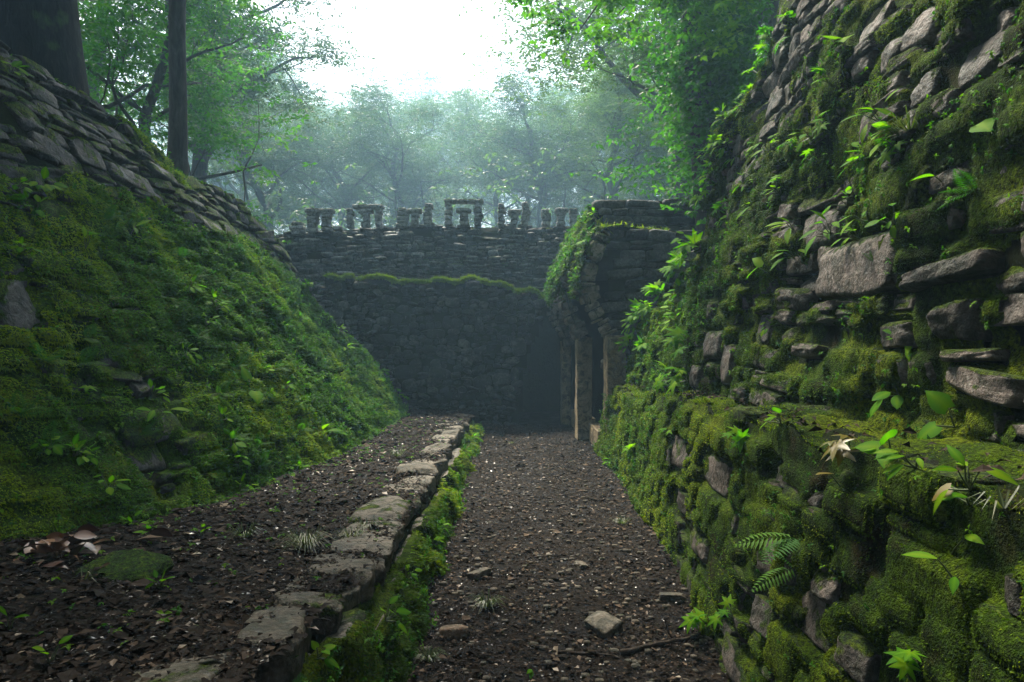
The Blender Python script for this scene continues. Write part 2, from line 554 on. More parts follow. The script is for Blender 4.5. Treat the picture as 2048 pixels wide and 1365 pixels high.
def wall(key, name, label, cat, S, U, top, flip=False, g=0.03, rows=(0.1, 0.18), lens=(0.15, 0.4), mat=None,
         moss=None, moss_m=None, tuft_m=None, skip=None, depth=0.25, proud=(-0.01, 0.05), q='mid', thick=0.05,
         tufts=0, tuft_len=(0.02, 0.05), tuft_w=0.006, smalls=0, small_len=(0.02, 0.04), seed=1, big=0.08, back=0.6, wave=0.05,
         parent=None, rl=None, gap=0.012, core=True, limit=300, split=0.12, hang=0.6, blanket=True, capdrop=0.3, feat=(), cap_tufts=0, rot=3.5):
    r = np.random.default_rng(seed)
    if parent is None:
        p0 = S(np.array([U / 2]), np.array([0.0]))[0]
        rl = p0
        parent = root(name, label, cat, p0)
    Vmax = float(np.max(top(np.linspace(0, U, 200))))
    nu, nv = int(U / g) + 2, int(Vmax / g) + 2
    us, vs = np.linspace(0, U, nu), np.linspace(0, Vmax, nv)
    UU, VV = np.meshgrid(us, vs, indexing='ij')

    def frame(u, v):
        e = 0.02
        tu = norm(S(u + e, v) - S(u - e, v))
        tv = norm(S(u, v + e) - S(u, v - e))
        n = norm(np.cross(tu, tv))
        if flip:
            n = -n
        return tu, tv, n
    PP = S(UU, VV)
    TU, TV, NN = frame(UU, VV)
    # --- lay the stones out in wavy courses
    L = []
    v = 0.0
    while v < Vmax:
        h = r.uniform(*rows)
        u = -r.uniform(0, lens[1])
        while u < U:
            l = r.uniform(*lens) * (h / np.mean(rows)) ** 0.5
            if r.random() < big:
                k = r.uniform(1.3, 1.9)
                L.append((u, u + l * k, v - h * 0.1, v + h * k, 2))
                u += l * k
                continue
            if r.random() < split:
                s = r.uniform(0.35, 0.65)
                L.append((u, u + l, v, v + h * s, 1))
                L.append((u, u + l, v + h * s, v + h, 1))
            else:
                L.append((u, u + l, v, v + h, 0))
            u += l
        v += h
    A = np.array(L, float)
    bigs = A[A[:, 4] == 2]
    keepm = np.ones(len(A), bool)
    cu, cv = (A[:, 0] + A[:, 1]) / 2, (A[:, 2] + A[:, 3]) / 2
    for bgs in bigs:       # remove the ones a large stone covers
        inside = (cu > bgs[0]) & (cu < bgs[1]) & (cv > bgs[2]) & (cv < bgs[3]) & (A[:, 4] != 2)
        keepm &= ~inside
    A = A[keepm]
    cu, cv = (A[:, 0] + A[:, 1]) / 2, (A[:, 2] + A[:, 3]) / 2
    wv = (fbm(np.stack([cu, cv * 0.3, np.full_like(cu, seed)], -1), 0.9, 3, seed) - 0.5) * 2 * wave * 1.6
    cv = cv + wv
    w_, h_ = A[:, 1] - A[:, 0], A[:, 3] - A[:, 2]
    ok = (cu > -0.02) & (cu < U + 0.02) & (cv + h_ * 0.35 < top(np.clip(cu, 0, U))) & (cv > -0.1)
    if skip is not None:
        ok &= ~skip(cu, cv)
    cu, cv, w_, h_ = cu[ok], cv[ok], w_[ok], h_[ok]
    fpr = np.zeros(len(cu))
    fs = []
    for (fx, fy, fw, fh, fp) in feat:      # the single stones one can recognise: centre and size as seen from the path
        yq = np.maximum(PP[..., 1], 0.3)
        qx = 1024 + PP[..., 0] / yq * F; qy = 682.5 - (PP[..., 2] - CAMZ) / yq * F
        a_, b_ = np.unravel_index(np.argmin((qx - fx) ** 2 + (qy - fy) ** 2), qx.shape)
        a_ = min(max(a_, 1), nu - 2); b_ = min(max(b_, 1), nv - 2)
        ju = abs(qx[a_ + 1, b_] - qx[a_ - 1, b_]) / (us[2] - us[0]); jv = abs(qy[a_, b_ + 1] - qy[a_, b_ - 1]) / (vs[2] - vs[0])
        fs.append((us[a_], vs[b_], fw / ju, fh / jv, fp))
    for (fu, fv, fw, fh, fp) in fs:
        k_ = ~((np.abs(cu - fu) < (fw * 0.5 + w_ * 0.05)) & (np.abs(cv - fv) < (fh * 0.5 + h_ * 0.05)))
        cu, cv, w_, h_, fpr = cu[k_], cv[k_], w_[k_], h_[k_], fpr[k_]
        cu, cv, w_, h_, fpr = (np.append(a_, b_) for a_, b_ in ((cu, fu), (cv, fv), (w_, fw), (h_, fh), (fpr, fp)))
    moss0 = moss
    if fs and moss0:
        def moss(u, v, p, m0=moss0):
            m = m0(u, v, p)
            for (fu, fv, fw, fh, fp) in fs:
                e = np.maximum(np.abs(u - fu) / (fw * 0.56), np.abs(v - fv) / (fh * 0.56))
                m = m - np.clip((1.0 - e) * 5, 0, 1) * 0.5
            return m
    n = len(cu)
    pr = r.uniform(*proud, n) + fpr
    C = S(cu, cv)
    tu, tv, nn = frame(cu, cv)
    mo = moss(cu, cv, C) if moss else np.zeros(n)
    ww, hh = np.maximum(w_ - gap, 0.03) * r.uniform(0.92, 1.06, n), np.maximum(h_ - gap, 0.02) * r.uniform(0.92, 1.08, n)
    dd = depth * r.uniform(0.8, 1.2, n)
    place_stones(parent, rl, C + nn * (pr - dd / 2)[:, None], -tu if flip else tu, tv, nn, ww, hh, dd, np.clip(mo * 0.9 - 0.12, 0, 1), q, mat, r, limit=limit, rot=rot)
    # --- earth in the joints and behind the stones
    if core:
        ncu, ncv = max(int(U / (g * 2.5)), 8), max(int(Vmax / (g * 2.5)), 6)
        tt = np.linspace(0, 1, ncv)
        u2 = np.linspace(0, U, ncu)
        Ug, Tg = np.meshgrid(u2, tt, indexing='ij')
        Vg = Tg * top(Ug) * 0.985
        Pg = S(Ug, Vg)
        _, _, Ng = frame(Ug, Vg)
        Pg = Pg - Ng * (0.035 + 0.05 * fbm(Pg, 6, 3, seed))[..., None]
        hn = Ng[:, -1].copy(); hn[:, 2] = 0; hn = norm(hn)
        caps = []
        for kk, (bk, dz) in enumerate(((0.06, 0.015), (back * 0.3, 0.03), (back * 0.7, 0.0), (back, -capdrop))):
            c = Pg[:, -1] - hn * bk
            c[:, 2] += dz + (fbm(c, 5, 3, seed + 3) - 0.5) * 0.08
            caps.append(c)
        Pc = np.concatenate([Pg, np.stack(caps, 1)], 1)
        if cap_tufts and moss_m is not None:
            tt2 = np.linspace(0, 1, 14)
            cp = np.stack([Pg[:, -1]] + caps, 1)
            a_ = np.array([0, 0.08, 0.3, 0.7, 1.0])
            Q = np.stack([np.stack([np.interp(tt2, a_, cp[i, :, k]) for k in range(3)], -1) for i in range(ncu)])
            Q[..., 2] += 0.012 + (fbm(Q, 9, 4, seed + 70) - 0.45) * 0.09
            tag(link('moss_cap', mesh_np('moss_cap', Q.reshape(-1, 3) - rl, grid_faces(ncu, 14), moss_m, True), parent), kind='stuff')
            i1 = r.uniform(0, ncu - 1.01, cap_tufts); j1 = r.random(cap_tufts) ** 1.5 * 12.9
            i0, j0 = i1.astype(int), j1.astype(int); fi, fj = (i1 - i0)[:, None], (j1 - j0)[:, None]
            p = (Q[i0, j0] * (1 - fi) + Q[i0 + 1, j0] * fi) * (1 - fj) + (Q[i0, j0 + 1] * (1 - fi) + Q[i0 + 1, j0 + 1] * fi) * fj
            sc = np.clip(np.linalg.norm(p - np.array([0, 0, CAMZ]), axis=1) / 4, 0.7, 2.5)
            d = norm(np.array([0, 0, 0.7]) + rand_dirs(cap_tufts, r))
            blades('cap_fronds', p - np.array([0, 0, 0.004]), d, norm(np.array([0, 0, 1]) + rand_dirs(cap_tufts, r)), r.uniform(*tuft_len, cap_tufts) * sc, tuft_w * sc, r.random(cap_tufts), tuft_m, parent, rl, 0.35)
            tag(COL.objects[-1], kind='stuff')
        mask = None
        if skip is not None:
            s = skip(Ug, Vg)
            s = np.concatenate([s, np.zeros((ncu, 4), bool)], 1)
            mask = ~(s[:-1, :-1] & s[1:, :-1] & s[1:, 1:] & s[:-1, 1:])
        me = mesh_np('earth_core', Pc.reshape(-1, 3) - rl, grid_faces(*Pc.shape[:2], mask), M_core, True)
        link('earth_core', me, parent)
    info = dict(S=S, UU=UU, VV=VV, PP=PP, NN=NN, TV=TV, TU=TU, parent=parent, rl=rl, frame=frame, U=U, top=top)
    WALLS[key] = info
    inside = VV < top(UU)
    if skip is not None:
        inside &= ~skip(UU, VV)
    # --- moss: a blanket that drapes over the stones, then fronds on it
    if moss is not None and blanket:
        Fh = np.full(UU.shape, -0.05)
        for i in range(n):
            a0, a1 = np.searchsorted(us, (cu[i] - w_[i] / 2, cu[i] + w_[i] / 2))
            b0, b1 = np.searchsorted(vs, (cv[i] - h_[i] / 2, cv[i] + h_[i] / 2))
            if a1 <= a0 or b1 <= b0: continue
            x = (us[a0:a1] - cu[i]) / (w_[i] / 2); y = (vs[b0:b1] - cv[i]) / (h_[i] / 2)
            m_ = np.maximum(np.abs(x)[:, None], np.abs(y)[None, :])
            Fh[a0:a1, b0:b1] = np.maximum(Fh[a0:a1, b0:b1], pr[i] - 0.06 * m_ ** 9)
        for _ in range(1):
            Fp = np.pad(Fh, 1, mode='edge')
            Fh = (Fp[:-2, 1:-1] + Fp[2:, 1:-1] + Fp[1:-1, :-2] + Fp[1:-1, 2:] + 2 * Fh) / 6
        Mm = moss(UU, VV, PP)
        det = fbm(PP, 11, 4, seed + 9)
        hb = Fh + np.clip((Mm - 0.42) * 0.10, -0.05, thick) + (det - 0.5) * 0.024
        B = PP + NN * hb[..., None]
        fm = (Mm > 0.36) & inside
        mask = fm[:-1, :-1] | fm[1:, :-1] | fm[1:, 1:] | fm[:-1, 1:]
        mask &= inside[:-1, :-1] & inside[1:, 1:]
        fc = grid_faces(nu, nv, mask)
        used = np.unique(fc)
        remap = np.zeros(nu * nv, np.int64); remap[used] = np.arange(len(used))
        if len(used):
            me = mesh_np('moss', (B.reshape(-1, 3) - rl)[used], remap[fc], moss_m, True)
            tag(link('moss', me, parent), kind='stuff')
        info['B'] = B
        # visible sampling weight: nearer counts for more
        camv = np.array([0, 0, CAMZ]) - B
        dist = np.linalg.norm(camv, axis=-1)
        py = B[..., 1]
        infr = (py > 0.4) & (np.abs(B[..., 0]) < py * 0.85) & (np.abs(B[..., 2] - CAMZ) < py * 0.58)
        wt = np.where(inside & (Mm > 0.40), np.clip(Mm, 0, 1), 0) * np.where(infr, 1, 0.05) / np.clip(dist, 2.0, 20)
        wt = wt * (0.35 + 1.3 * noise(PP, 7, seed + 2)) * np.where(Fh < -0.03, 0.15, 1)

        def sample(k, wts, jit):
            p = wts.ravel() / wts.sum()
            s = r.choice(p.size, k, p=p)
            return s, (B.reshape(-1, 3)[s] + (TU.reshape(-1, 3)[s] * r.uniform(-.5, .5, (k, 1)) + TV.reshape(-1, 3)[s] * r.uniform(-.5, .5, (k, 1))) * g)
        if tufts:
            s, p = sample(tufts, wt, g)
            nrm = NN.reshape(-1, 3)[s]; dn = -TV.reshape(-1, 3)[s]
            sc = np.clip(dist.ravel()[s] / 4.0, 0.7, 2.2)
            d = norm(dn * hang + nrm * 0.42 + rand_dirs(tufts, r) * 0.5)
            Ls = r.uniform(*tuft_len, tufts) * sc
            blades('moss_fronds', p - nrm * 0.006, d, norm(nrm + rand_dirs(tufts, r) * 0.4), Ls, tuft_w * sc * r.uniform(0.7, 1.4, tufts), np.clip((fbm(PP.reshape(-1, 3)[s], 1.1, 3, seed + 60) - 0.5) * 2.2 + 0.35 + r.normal(0, 0.18, tufts), 0, 1), tuft_m, parent, rl, 0.35)
            tag(parent.children[-1] if False else COL.objects[-1], kind='stuff')
        if smalls:
            cl = noise(PP, 2.2, seed + 40) ** 2 * noise(PP, 9, seed + 41) ** 2
            s, p = sample(smalls, np.where(inside, wt + 0.02 * (wt > 0), 0) * cl, g)
            nrm = NN.reshape(-1, 3)[s]
            # sprigs of five leaflets
            kk = 5
            base = np.repeat(p + nrm * r.uniform(0.005, 0.05, (smalls, 1)), kk, 0)
            nr = np.repeat(nrm, kk, 0)
            d = norm(nr * 0.45 + rand_dirs(smalls * kk, r) + np.array([0, 0, -0.15]))
            upv = norm(nr * 0.5 + np.array([0, 0, 0.8]) + rand_dirs(smalls * kk, r) * 0.35)
            Ls = np.repeat(r.uniform(*small_len, smalls) * np.clip(dist.ravel()[s] / 5, 0.8, 1.8), kk) * r.uniform(0.7, 1.2, smalls * kk)
            leaf_soup('small_leaves', base, d, upv, Ls, Ls * 0.55, np.repeat(r.random(smalls), kk), M_small, parent, rl)
            tag(COL.objects[-1], kind='stuff')
    return parent


# ------------------------------------------------------------------ ground
def lerp(a, b, t):
    return a + (b - a) * t


xs = np.concatenate([np.linspace(-115, -8, 40), np.linspace(-7.5, 4.5, 49), np.linspace(5, 115, 42)])
ys = np.concatenate([np.linspace(-45, -2, 18), np.linspace(-1.5, 18, 60), np.linspace(19, 205, 70)])
GX, GY = np.meshgrid(xs, ys, indexing='ij')


def terrain_z(x, y):
    n = fbm(np.stack([x, y, 0 * x], -1), 0.12, 4, 3)
    left = np.interp(-x, [2.5, 4.9, 6, 12, 115], [-0.35, -0.3, 3.55, 4.3, 11])
    right = np.interp(x, [1.5, 2.25, 2.9, 8, 115], [-0.35, -0.3, 2.0, 4.2, 11])
    side = np.maximum(left, right)
    backz = np.interp(y, [15.4, 16.2, 40, 110, 205], [-0.35, 3.55, 4.2, 8.0, 17])
    z = np.maximum(side, backz)
    # the cut through which the path runs stays open behind the camera
    z = np.where(z > 0.5, z + (n - 0.5) * np.clip(0.25 + (np.hypot(x, y - 8) - 8) * 0.06, 0.2, 3.0), z)
    return z


GZ = terrain_z(GX, GY)
me = mesh_np('ground', np.stack([GX, GY, GZ], -1).reshape(-1, 3), grid_faces(*GX.shape), M_ground, True)
tag(link('ground', me), kind='structure', label='forest floor around and behind the sunken path')

# path
def sheet(name, x0, x1, y0, y1, g, zf, mat, label):
    a = np.arange(x0, x1 + g / 2, g); b = np.arange(y0, y1 + g / 2, g)
    X, Y = np.meshgrid(a, b, indexing='ij')
    Z = zf(X, Y)
    me = mesh_np(name, np.stack([X, Y, Z], -1).reshape(-1, 3), grid_faces(*X.shape), mat, True)
    return tag(link(name, me), kind='structure', label=label)


def path_z(x, y):
    p = np.stack([x, y, 0 * x], -1)
    return (fbm(p, 1.2, 3, 5) - 0.5) * 0.07 + (fbm(p, 9, 3, 6) - 0.5) * 0.035 + np.clip(np.abs(x - 0.35) - 0.55, 0, 1) * 0.07


kz = interp_fn([(1.5, 0.66), (2.3, 0.58), (2.9, 0.51), (3.9, 0.41), (5.3, 0.38), (6.5, 0.37), (9.8, 0.32), (12.5, 0.29)])   # top of the kerb


def terr_base(x, y):
    edge = interp_fn([(0, -3.4), (2.5, -2.95), (3.3, -2.72), (4.3, -2.28), (5.3, -2.1), (7.6, -1.85), (13.5, -1.8)])(y)
    t = np.clip((x - edge) / np.maximum(-0.8 - edge, 0.1), 0, 1)
    zb = interp_fn([(0, 0.75), (2.5, 0.66), (3.3, 0.58), (4.3, 0.46), (5.3, 0.38), (7.6, 0.33), (13.5, 0.30)])(y)
    return lerp(zb, kz(y) - 0.012, np.clip(t * 1.4, 0, 1))


def terrace_z(x, y):
    p = np.stack([x, y, 0 * x], -1)
    return terr_base(x, y) + (fbm(p, 1.5, 3, 8) - 0.5) * 0.09 + (fbm(p, 9, 3, 9) - 0.5) * 0.04


sheet('path', -1.0, 2.2, -1.0, 16.4, 0.045, path_z, M_soil, 'damp earth path strewn with small leaves')
sheet('terrace', -4.2, -0.78, -1.0, 14.2, 0.045, terrace_z, M_soil, 'raised earth shelf covered with fallen leaves')

# ------------------------------------------------------------------ left bank
lb_x = interp_fn([(0, -3.4), (2.5, -2.95), (3.3, -2.72), (4.3, -2.28), (5.3, -2.1), (7.6, -1.85), (13.5, -1.82)])
lb_z = interp_fn([(0, 0.55), (3.3, 0.46), (4.3, 0.38), (5.3, 0.30), (7.6, 0.25), (13.5, 0.22)])
U0 = 1.2


def S_left(u, v):
    y = u + U0
    p = np.stack([0 * u, y, v], -1)
    bul = (fbm(p, 0.7, 3, 21) - 0.5) * 0.35
    dz = v * 0.84
    x = lb_x(y) - v * 0.545 + bul - 0.05 * np.sin(v * 1.1)
    return np.stack([x, y, lb_z(y) - 0.05 + dz], -1)


top_left_z = interp_fn([(0, 4.6), (3, 4.6), (5.84, 4.32), (7.14, 4.15), (8.27, 3.92), (9.8, 3.66), (10.6, 3.45), (11.1, 3.15), (11.25, 1.95), (11.7, 1.75), (12.3, 1.6), (12.45, 1.2), (12.8, 0.6)])


def top_left(u):
    y = u + U0
    wob = (fbm(np.stack([y, 0 * y, 0 * y], -1), 2.6, 3, 77) - 0.5) * 0.22
    return np.maximum((top_left_z(y) - lb_z(y) + 0.05) / 0.84 + wob, 0.3)


def moss_left(u, v, p):
    t = v / top_left(u)
    m = 0.68 + (fbm(p, 0.75, 4, 31) - 0.5) * 1.1 + (fbm(p, 3.0, 3, 32) - 0.5) * 0.6
    band = np.interp(u + U0, [2, 6, 9, 11.5], [0.60, 0.62, 0.66, 0.74])
    m = m - np.clip((t - band) * 4.5, 0, 0.62)
    y = u + U0
    m = m + np.interp(y, [2, 5, 6, 12], [-0.22, -0.06, 0.08, 0.22])
    m = m - np.clip(0.9 - v, 0, 1) * 0.12 * 2.2 * (y < 6.5)
    return m


LEFT_FEAT = [(35, 610, 90, 100, 0.0), (285, 765, 50, 45, 0.0), (285, 900, 80, 70, 0.0), (60, 230, 60, 60, 0.0)]
wall('left', 'left_bank', 'sloping bank of rough stones thickly hung with moss, left of the path', 'stone bank', S_left, 12.9 - U0, top_left, g=0.03,
     rows=(0.08, 0.21), lens=(0.16, 0.48), split=0.28, big=0.16, gap=0.012, mat=M_stone_l, moss=moss_left, moss_m=M_moss_l, tuft_m=M_tuft_l, q='hi', thick=0.045, rot=6,
     feat=LEFT_FEAT, tufts=300000, tuft_len=(0.011, 0.030), tuft_w=0.006, smalls=1900, small_len=(0.012, 0.032), seed=11, back=1.6, wave=0.14, proud=(-0.025, 0.025), depth=0.3, capdrop=0.5, cap_tufts=20000)

# ------------------------------------------------------------------ right lower wall (with the mossy ledge)
rb_x = interp_fn([(0, 0.95), (3.0, 1.0), (4.7, 1.12), (6.5, 1.20), (8, 1.21), (9.9, 1.22)])


def S_rlow(u, v):
    y = u + 0.8
    p = np.stack([0 * u, y, v], -1)
    x = rb_x(y) + v * 0.13 - (fbm(p, 1.1, 3, 41) - 0.5) * 0.08
    return np.stack([x, y, v - 0.08], -1)


rl_top = interp_fn([(0, 1.33), (2.5, 1.30), (3.7, 1.26), (5.2, 1.24), (8, 1.10), (9.4, 1.04), (9.9, 0.95)])


def top_rlow(u):
    y = u + 0.8
    return rl_top(y) + (fbm(np.stack([y, 0 * y, 0 * y], -1), 3.0, 3, 78) - 0.5) * 0.14


def moss_rlow(u, v, p):
    y = u + 0.8
    m = 0.57 + (fbm(p, 1.3, 4, 51) - 0.5) * 1.1 + (fbm(p, 4.5, 3, 52) - 0.5) * 0.7
    m = m + np.clip((v / top_rlow(u) - 0.72) * 1.6, 0, 0.5) + np.interp(y, [2, 4, 7, 9.5], [-0.02, 0.0, 0.12, 0.2])
    return m


RLOW_FEAT = [(1355, 905, 32, 65, -0.007), (1415, 945, 45, 69, -0.007), (1580, 960, 106, 61, -0.001), (1695, 965, 49, 41, -0.004), (1355, 1000, 24, 49, -0.010),
             (1520, 1235, 45, 73, -0.001), (1610, 1230, 61, 106, -0.004), (1700, 1315, 61, 82, 0.005), (2028, 1195, 65, 90, 0.011), (1640, 1170, 41, 73, -0.007), (1390, 1085, 32, 49, -0.010)]
wall('rlow', 'lower_wall', 'low retaining wall of mossy stones with a green ledge along the right of the path', 'retaining wall', S_rlow, 9.1, top_rlow, flip=True, g=0.018,
     feat=RLOW_FEAT, gap=0.008, rows=(0.06, 0.145), lens=(0.11, 0.32), mat=M_stone_r, moss=moss_rlow, moss_m=M_moss_r, tuft_m=M_tuft_r, q='hi', thick=0.02,
     tufts=150000, tuft_len=(0.009, 0.022), tuft_w=0.0045, smalls=500, small_len=(0.012, 0.022), seed=12, back=0.7, wave=0.05, proud=(-0.02, 0.02), depth=0.25, big=0.14, capdrop=-0.02, cap_tufts=50000)

# ------------------------------------------------------------------ right upper wall
ru_x = interp_fn([(0, 1.42), (3, 1.46), (6.5, 1.54), (8, 1.52), (9.7, 1.50)])


def S_rup(u, v):
    y = u + 0.9
    p = np.stack([0 * u, y, v], -1)
    bul = (fbm(p, 0.8, 3, 61) - 0.5) * 0.34
    return np.stack([ru_x(y) + v * 0.15 - bul, y, 1.02 + v * 0.99], -1)


ru_top = interp_fn([(0, 3.9), (4.2, 3.75), (5.0, 3.1), (5.5, 2.65), (6.25, 2.36), (6.45, 1.95), (6.62, 1.5), (7.2, 1.28), (8.2, 1.08), (8.7, 0.98), (8.95, 0.55)])


def top_rup(u):
    y = u + 0.9
    return np.maximum(ru_top(y) + (fbm(np.stack([y, 0 * y, 0 * y], -1), 3.0, 3, 79) - 0.5) * 0.22, 0.2)


def moss_rup(u, v, p):
    y = u + 0.9
    m = 0.55 + (fbm(p, 1.05, 4, 71) - 0.5) * 1.15 + (fbm(p, 4.2, 3, 72) - 0.5) * 0.75
    m = m + np.interp(y, [1.5, 4, 6, 7, 9.5], [-0.04, 0.03, 0.1, 0.28, 0.34])
    return m


RUP_FEAT = [(1700, 535, 129, 129, 0.011), (1840, 60, 68, 81, 0.011), (1950, 115, 86, 94, 0.013), (1735, 45, 51, 68, 0.004), (1780, 110, 51, 60, 0.006),
            (1535, 165, 38, 51, 0.004), (1890, 545, 163, 51, 0.022), (1955, 770, 154, 64, 0.032), (1900, 640, 111, 86, 0.011), (1930, 712, 111, 32, 0.011), (1420, 690, 30, 60, 0.006),
            (1470, 290, 18, 43, 0.003), (1490, 345, 22, 34, 0.003), (1450, 350, 20, 29, 0.000), (1520, 655, 34, 60, 0.006), (1785, 600, 55, 38, 0.006), (1770, 665, 60, 60, 0.009), (1612, 700, 43, 29, 0.006),
            (1455, 730, 24, 86, 0.004), (1390, 750, 18, 51, 0.003), (1995, 40, 51, 60, 0.011), (1720, 130, 43, 51, 0.004), (1880, 360, 94, 43, 0.004), (1500, 600, 18, 34, 0.000)]
wall('rup', 'upper_wall', 'tall leaning wall of big rough stones half covered in moss at the right', 'stone wall', S_rup, 8.05, top_rup, flip=True, g=0.02,
     feat=RUP_FEAT, gap=0.008, rows=(0.065, 0.16), lens=(0.13, 0.38), mat=M_stone_r, moss=moss_rup, moss_m=M_moss_r, tuft_m=M_tuft_r, q='hi', thick=0.025,
     tufts=190000, tuft_len=(0.010, 0.026), tuft_w=0.005, smalls=1100, small_len=(0.014, 0.026), seed=13, back=1.2, wave=0.09, proud=(-0.03, 0.03), depth=0.3, big=0.10, capdrop=0.2, cap_tufts=14000)

# ------------------------------------------------------------------ back walls
BX0 = -3.62


def S_back(u, v):
    p = np.stack([u, 0 * u, v], -1)
    return np.stack([u + BX0, 13.0 + v * 0.06 + (fbm(p, 0.8, 3, 81) - 0.5) * 0.12, v - 0.1], -1)


bk_top = interp_fn([(0, 2.98), (0.35, 2.96), (1.5, 2.88), (2.8, 2.92), (3.2, 2.84), (3.62, 2.72), (3.66, 2.66), (4.1, 2.62), (4.2, 2.52), (4.75, 2.5)])


def top_back(u):
    return bk_top(u) + (fbm(np.stack([u, 0 * u, 0 * u], -1), 3.5, 3, 80) - 0.5) * 0.16


def skip_back(u, v):     # ragged right end: the corbelled passage
    x = u + BX0
    e = np.interp(v, [0, 0.9, 1.5, 2.05, 2.4, 3.0], [0.13, 0.14, 0.28, 0.52, 0.72, 1.3])
    return x > e


def moss_back(u, v, p):
    return np.clip((v - (top_back(u) - 0.07)) * 8, -0.3, 1) + 1.1 * (fbm(p, 2.6, 4, 85) - 0.5)


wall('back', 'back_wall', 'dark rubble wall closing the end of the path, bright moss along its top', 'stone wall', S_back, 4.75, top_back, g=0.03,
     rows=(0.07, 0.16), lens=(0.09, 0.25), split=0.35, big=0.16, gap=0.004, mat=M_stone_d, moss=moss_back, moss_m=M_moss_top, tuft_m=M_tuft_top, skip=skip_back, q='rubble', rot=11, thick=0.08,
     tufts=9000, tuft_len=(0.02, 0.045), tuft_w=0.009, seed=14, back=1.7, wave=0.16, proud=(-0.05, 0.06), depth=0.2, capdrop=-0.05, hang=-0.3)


def S_back2(u, v):
    p = np.stack([u, 0 * u, v], -1)
    return np.stack([u - 5.4, 14.35 + v * 0.42 + (fbm(p, 0.9, 4, 91) - 0.5) * 0.32, 2.3 + v], -1)


b2_top = interp_fn([(0, 1.66), (0.5, 1.72), (2.0, 1.83), (3.5, 1.88), (7.6, 1.85)])


def top_back2(u):
    return b2_top(u) + (fbm(np.stack([u, 0 * u, 0 * u], -1), 3.5, 3, 82) - 0.5) * 0.03


def moss_back2(u, v, p):
    return 0.20 + (fbm(p, 1.2, 4, 92) - 0.5) * 0.8


wall('back2', 'upper_terrace_wall', 'terrace wall of thin stacked slabs in the mist, carrying a row of stone posts', 'terrace wall', S_back2, 7.6, top_back2, g=0.05,
     rows=(0.03, 0.085), lens=(0.10, 0.36), mat=M_stone_b, moss=moss_back2, moss_m=M_moss_l, q='lo', seed=15, back=1.6, wave=0.06, proud=(-0.09, 0.12), depth=0.2,
     gap=0.008, blanket=False, big=0.05, split=0.15, capdrop=0.0)

# ------------------------------------------------------------------ temple at the right of the end of the path
T0 = np.array([1.9, 11.3, 0.0])
temple = root('temple', 'ruined stone temple with mossy overhanging roof and three doorway piers beside the path', 'temple', T0)
pier_x = interp_fn([(9.2, 1.34), (10.9, 1.07), (13.3, 0.98)])
prof = interp_fn([(0, 0.10), (1.45, 0.06), (1.65, -0.02), (2.1, -0.25), (2.3, -0.32), (2.55, -0.32), (2.7, -0.26), (3.3, 0.02), (3.75, 0.22), (3.9, 0.35)])
TY0, TY1 = 9.5, 13.5


def S_side(u, v):
    y = TY0 + u
    p = np.stack([0 * u, y, v], -1)
    return np.stack([pier_x(y) + prof(v) - (fbm(p, 1.3, 3, 95) - 0.5) * 0.14, y, v], -1)


def top_side(u):
    return np.interp(u, [0, 0.6, 0.9, 1.2, 4], [3.22, 3.25, 3.6, 3.72, 3.72]) + (fbm(np.stack([u, 0 * u, 0 * u], -1), 3, 3, 83) - 0.5) * 0.1


def skip_side(u, v):
    y = TY0 + u
    def arch(y0, y1, spring, apex):
        mid = (y0 + y1) / 2
        hw = (y1 - y0) / 2 * np.clip((apex - v) / (apex - spring), 0, 1) ** 0.38
        return np.abs(y - mid) < hw
    door = arch(9.62, 10.93, 1.5, 2.68) | arch(11.36, 13.02, 1.4, 2.36)
    return door | (v < 1.47)


def moss_side(u, v, p):
    return 0.15 + np.clip((v - 2.1) * 1.2, -0.3, 0.55) + (fbm(p, 2.0, 3, 96) - 0.5) * 0.7


wall('side', 'facade', None, None, S_side, TY1 - TY0, top_side, flip=True, g=0.03, rows=(0.08, 0.16), lens=(0.10, 0.24), mat=M_stone_s, moss=moss_side,
     moss_m=M_moss_r, tuft_m=M_tuft_r, skip=skip_side, q='mid', thick=0.05, tufts=14000, tuft_len=(0.02, 0.05), tuft_w=0.009, seed=16, back=1.0, wave=0.03,
     proud=(-0.02, 0.06), depth=0.2, parent=temple, rl=T0, smalls=350, small_len=(0.025, 0.045), capdrop=0.0, cap_tufts=3000)


def box_stone(parent, rl, name, lo, hi, mat, q='mid', seed=0, moss=0.0):
    lo, hi = np.array(lo, float), np.array(hi, float)
    c, s = (lo + hi) / 2, (hi - lo) / 2
    o = link(name, stone_me(q, seed % len(UNIT[q]), mat), parent)
    o.matrix_basis = Matrix.Translation(c - np.array(rl)) @ Matrix.Diagonal((*s, 1))
    o['moss'] = moss
    return o


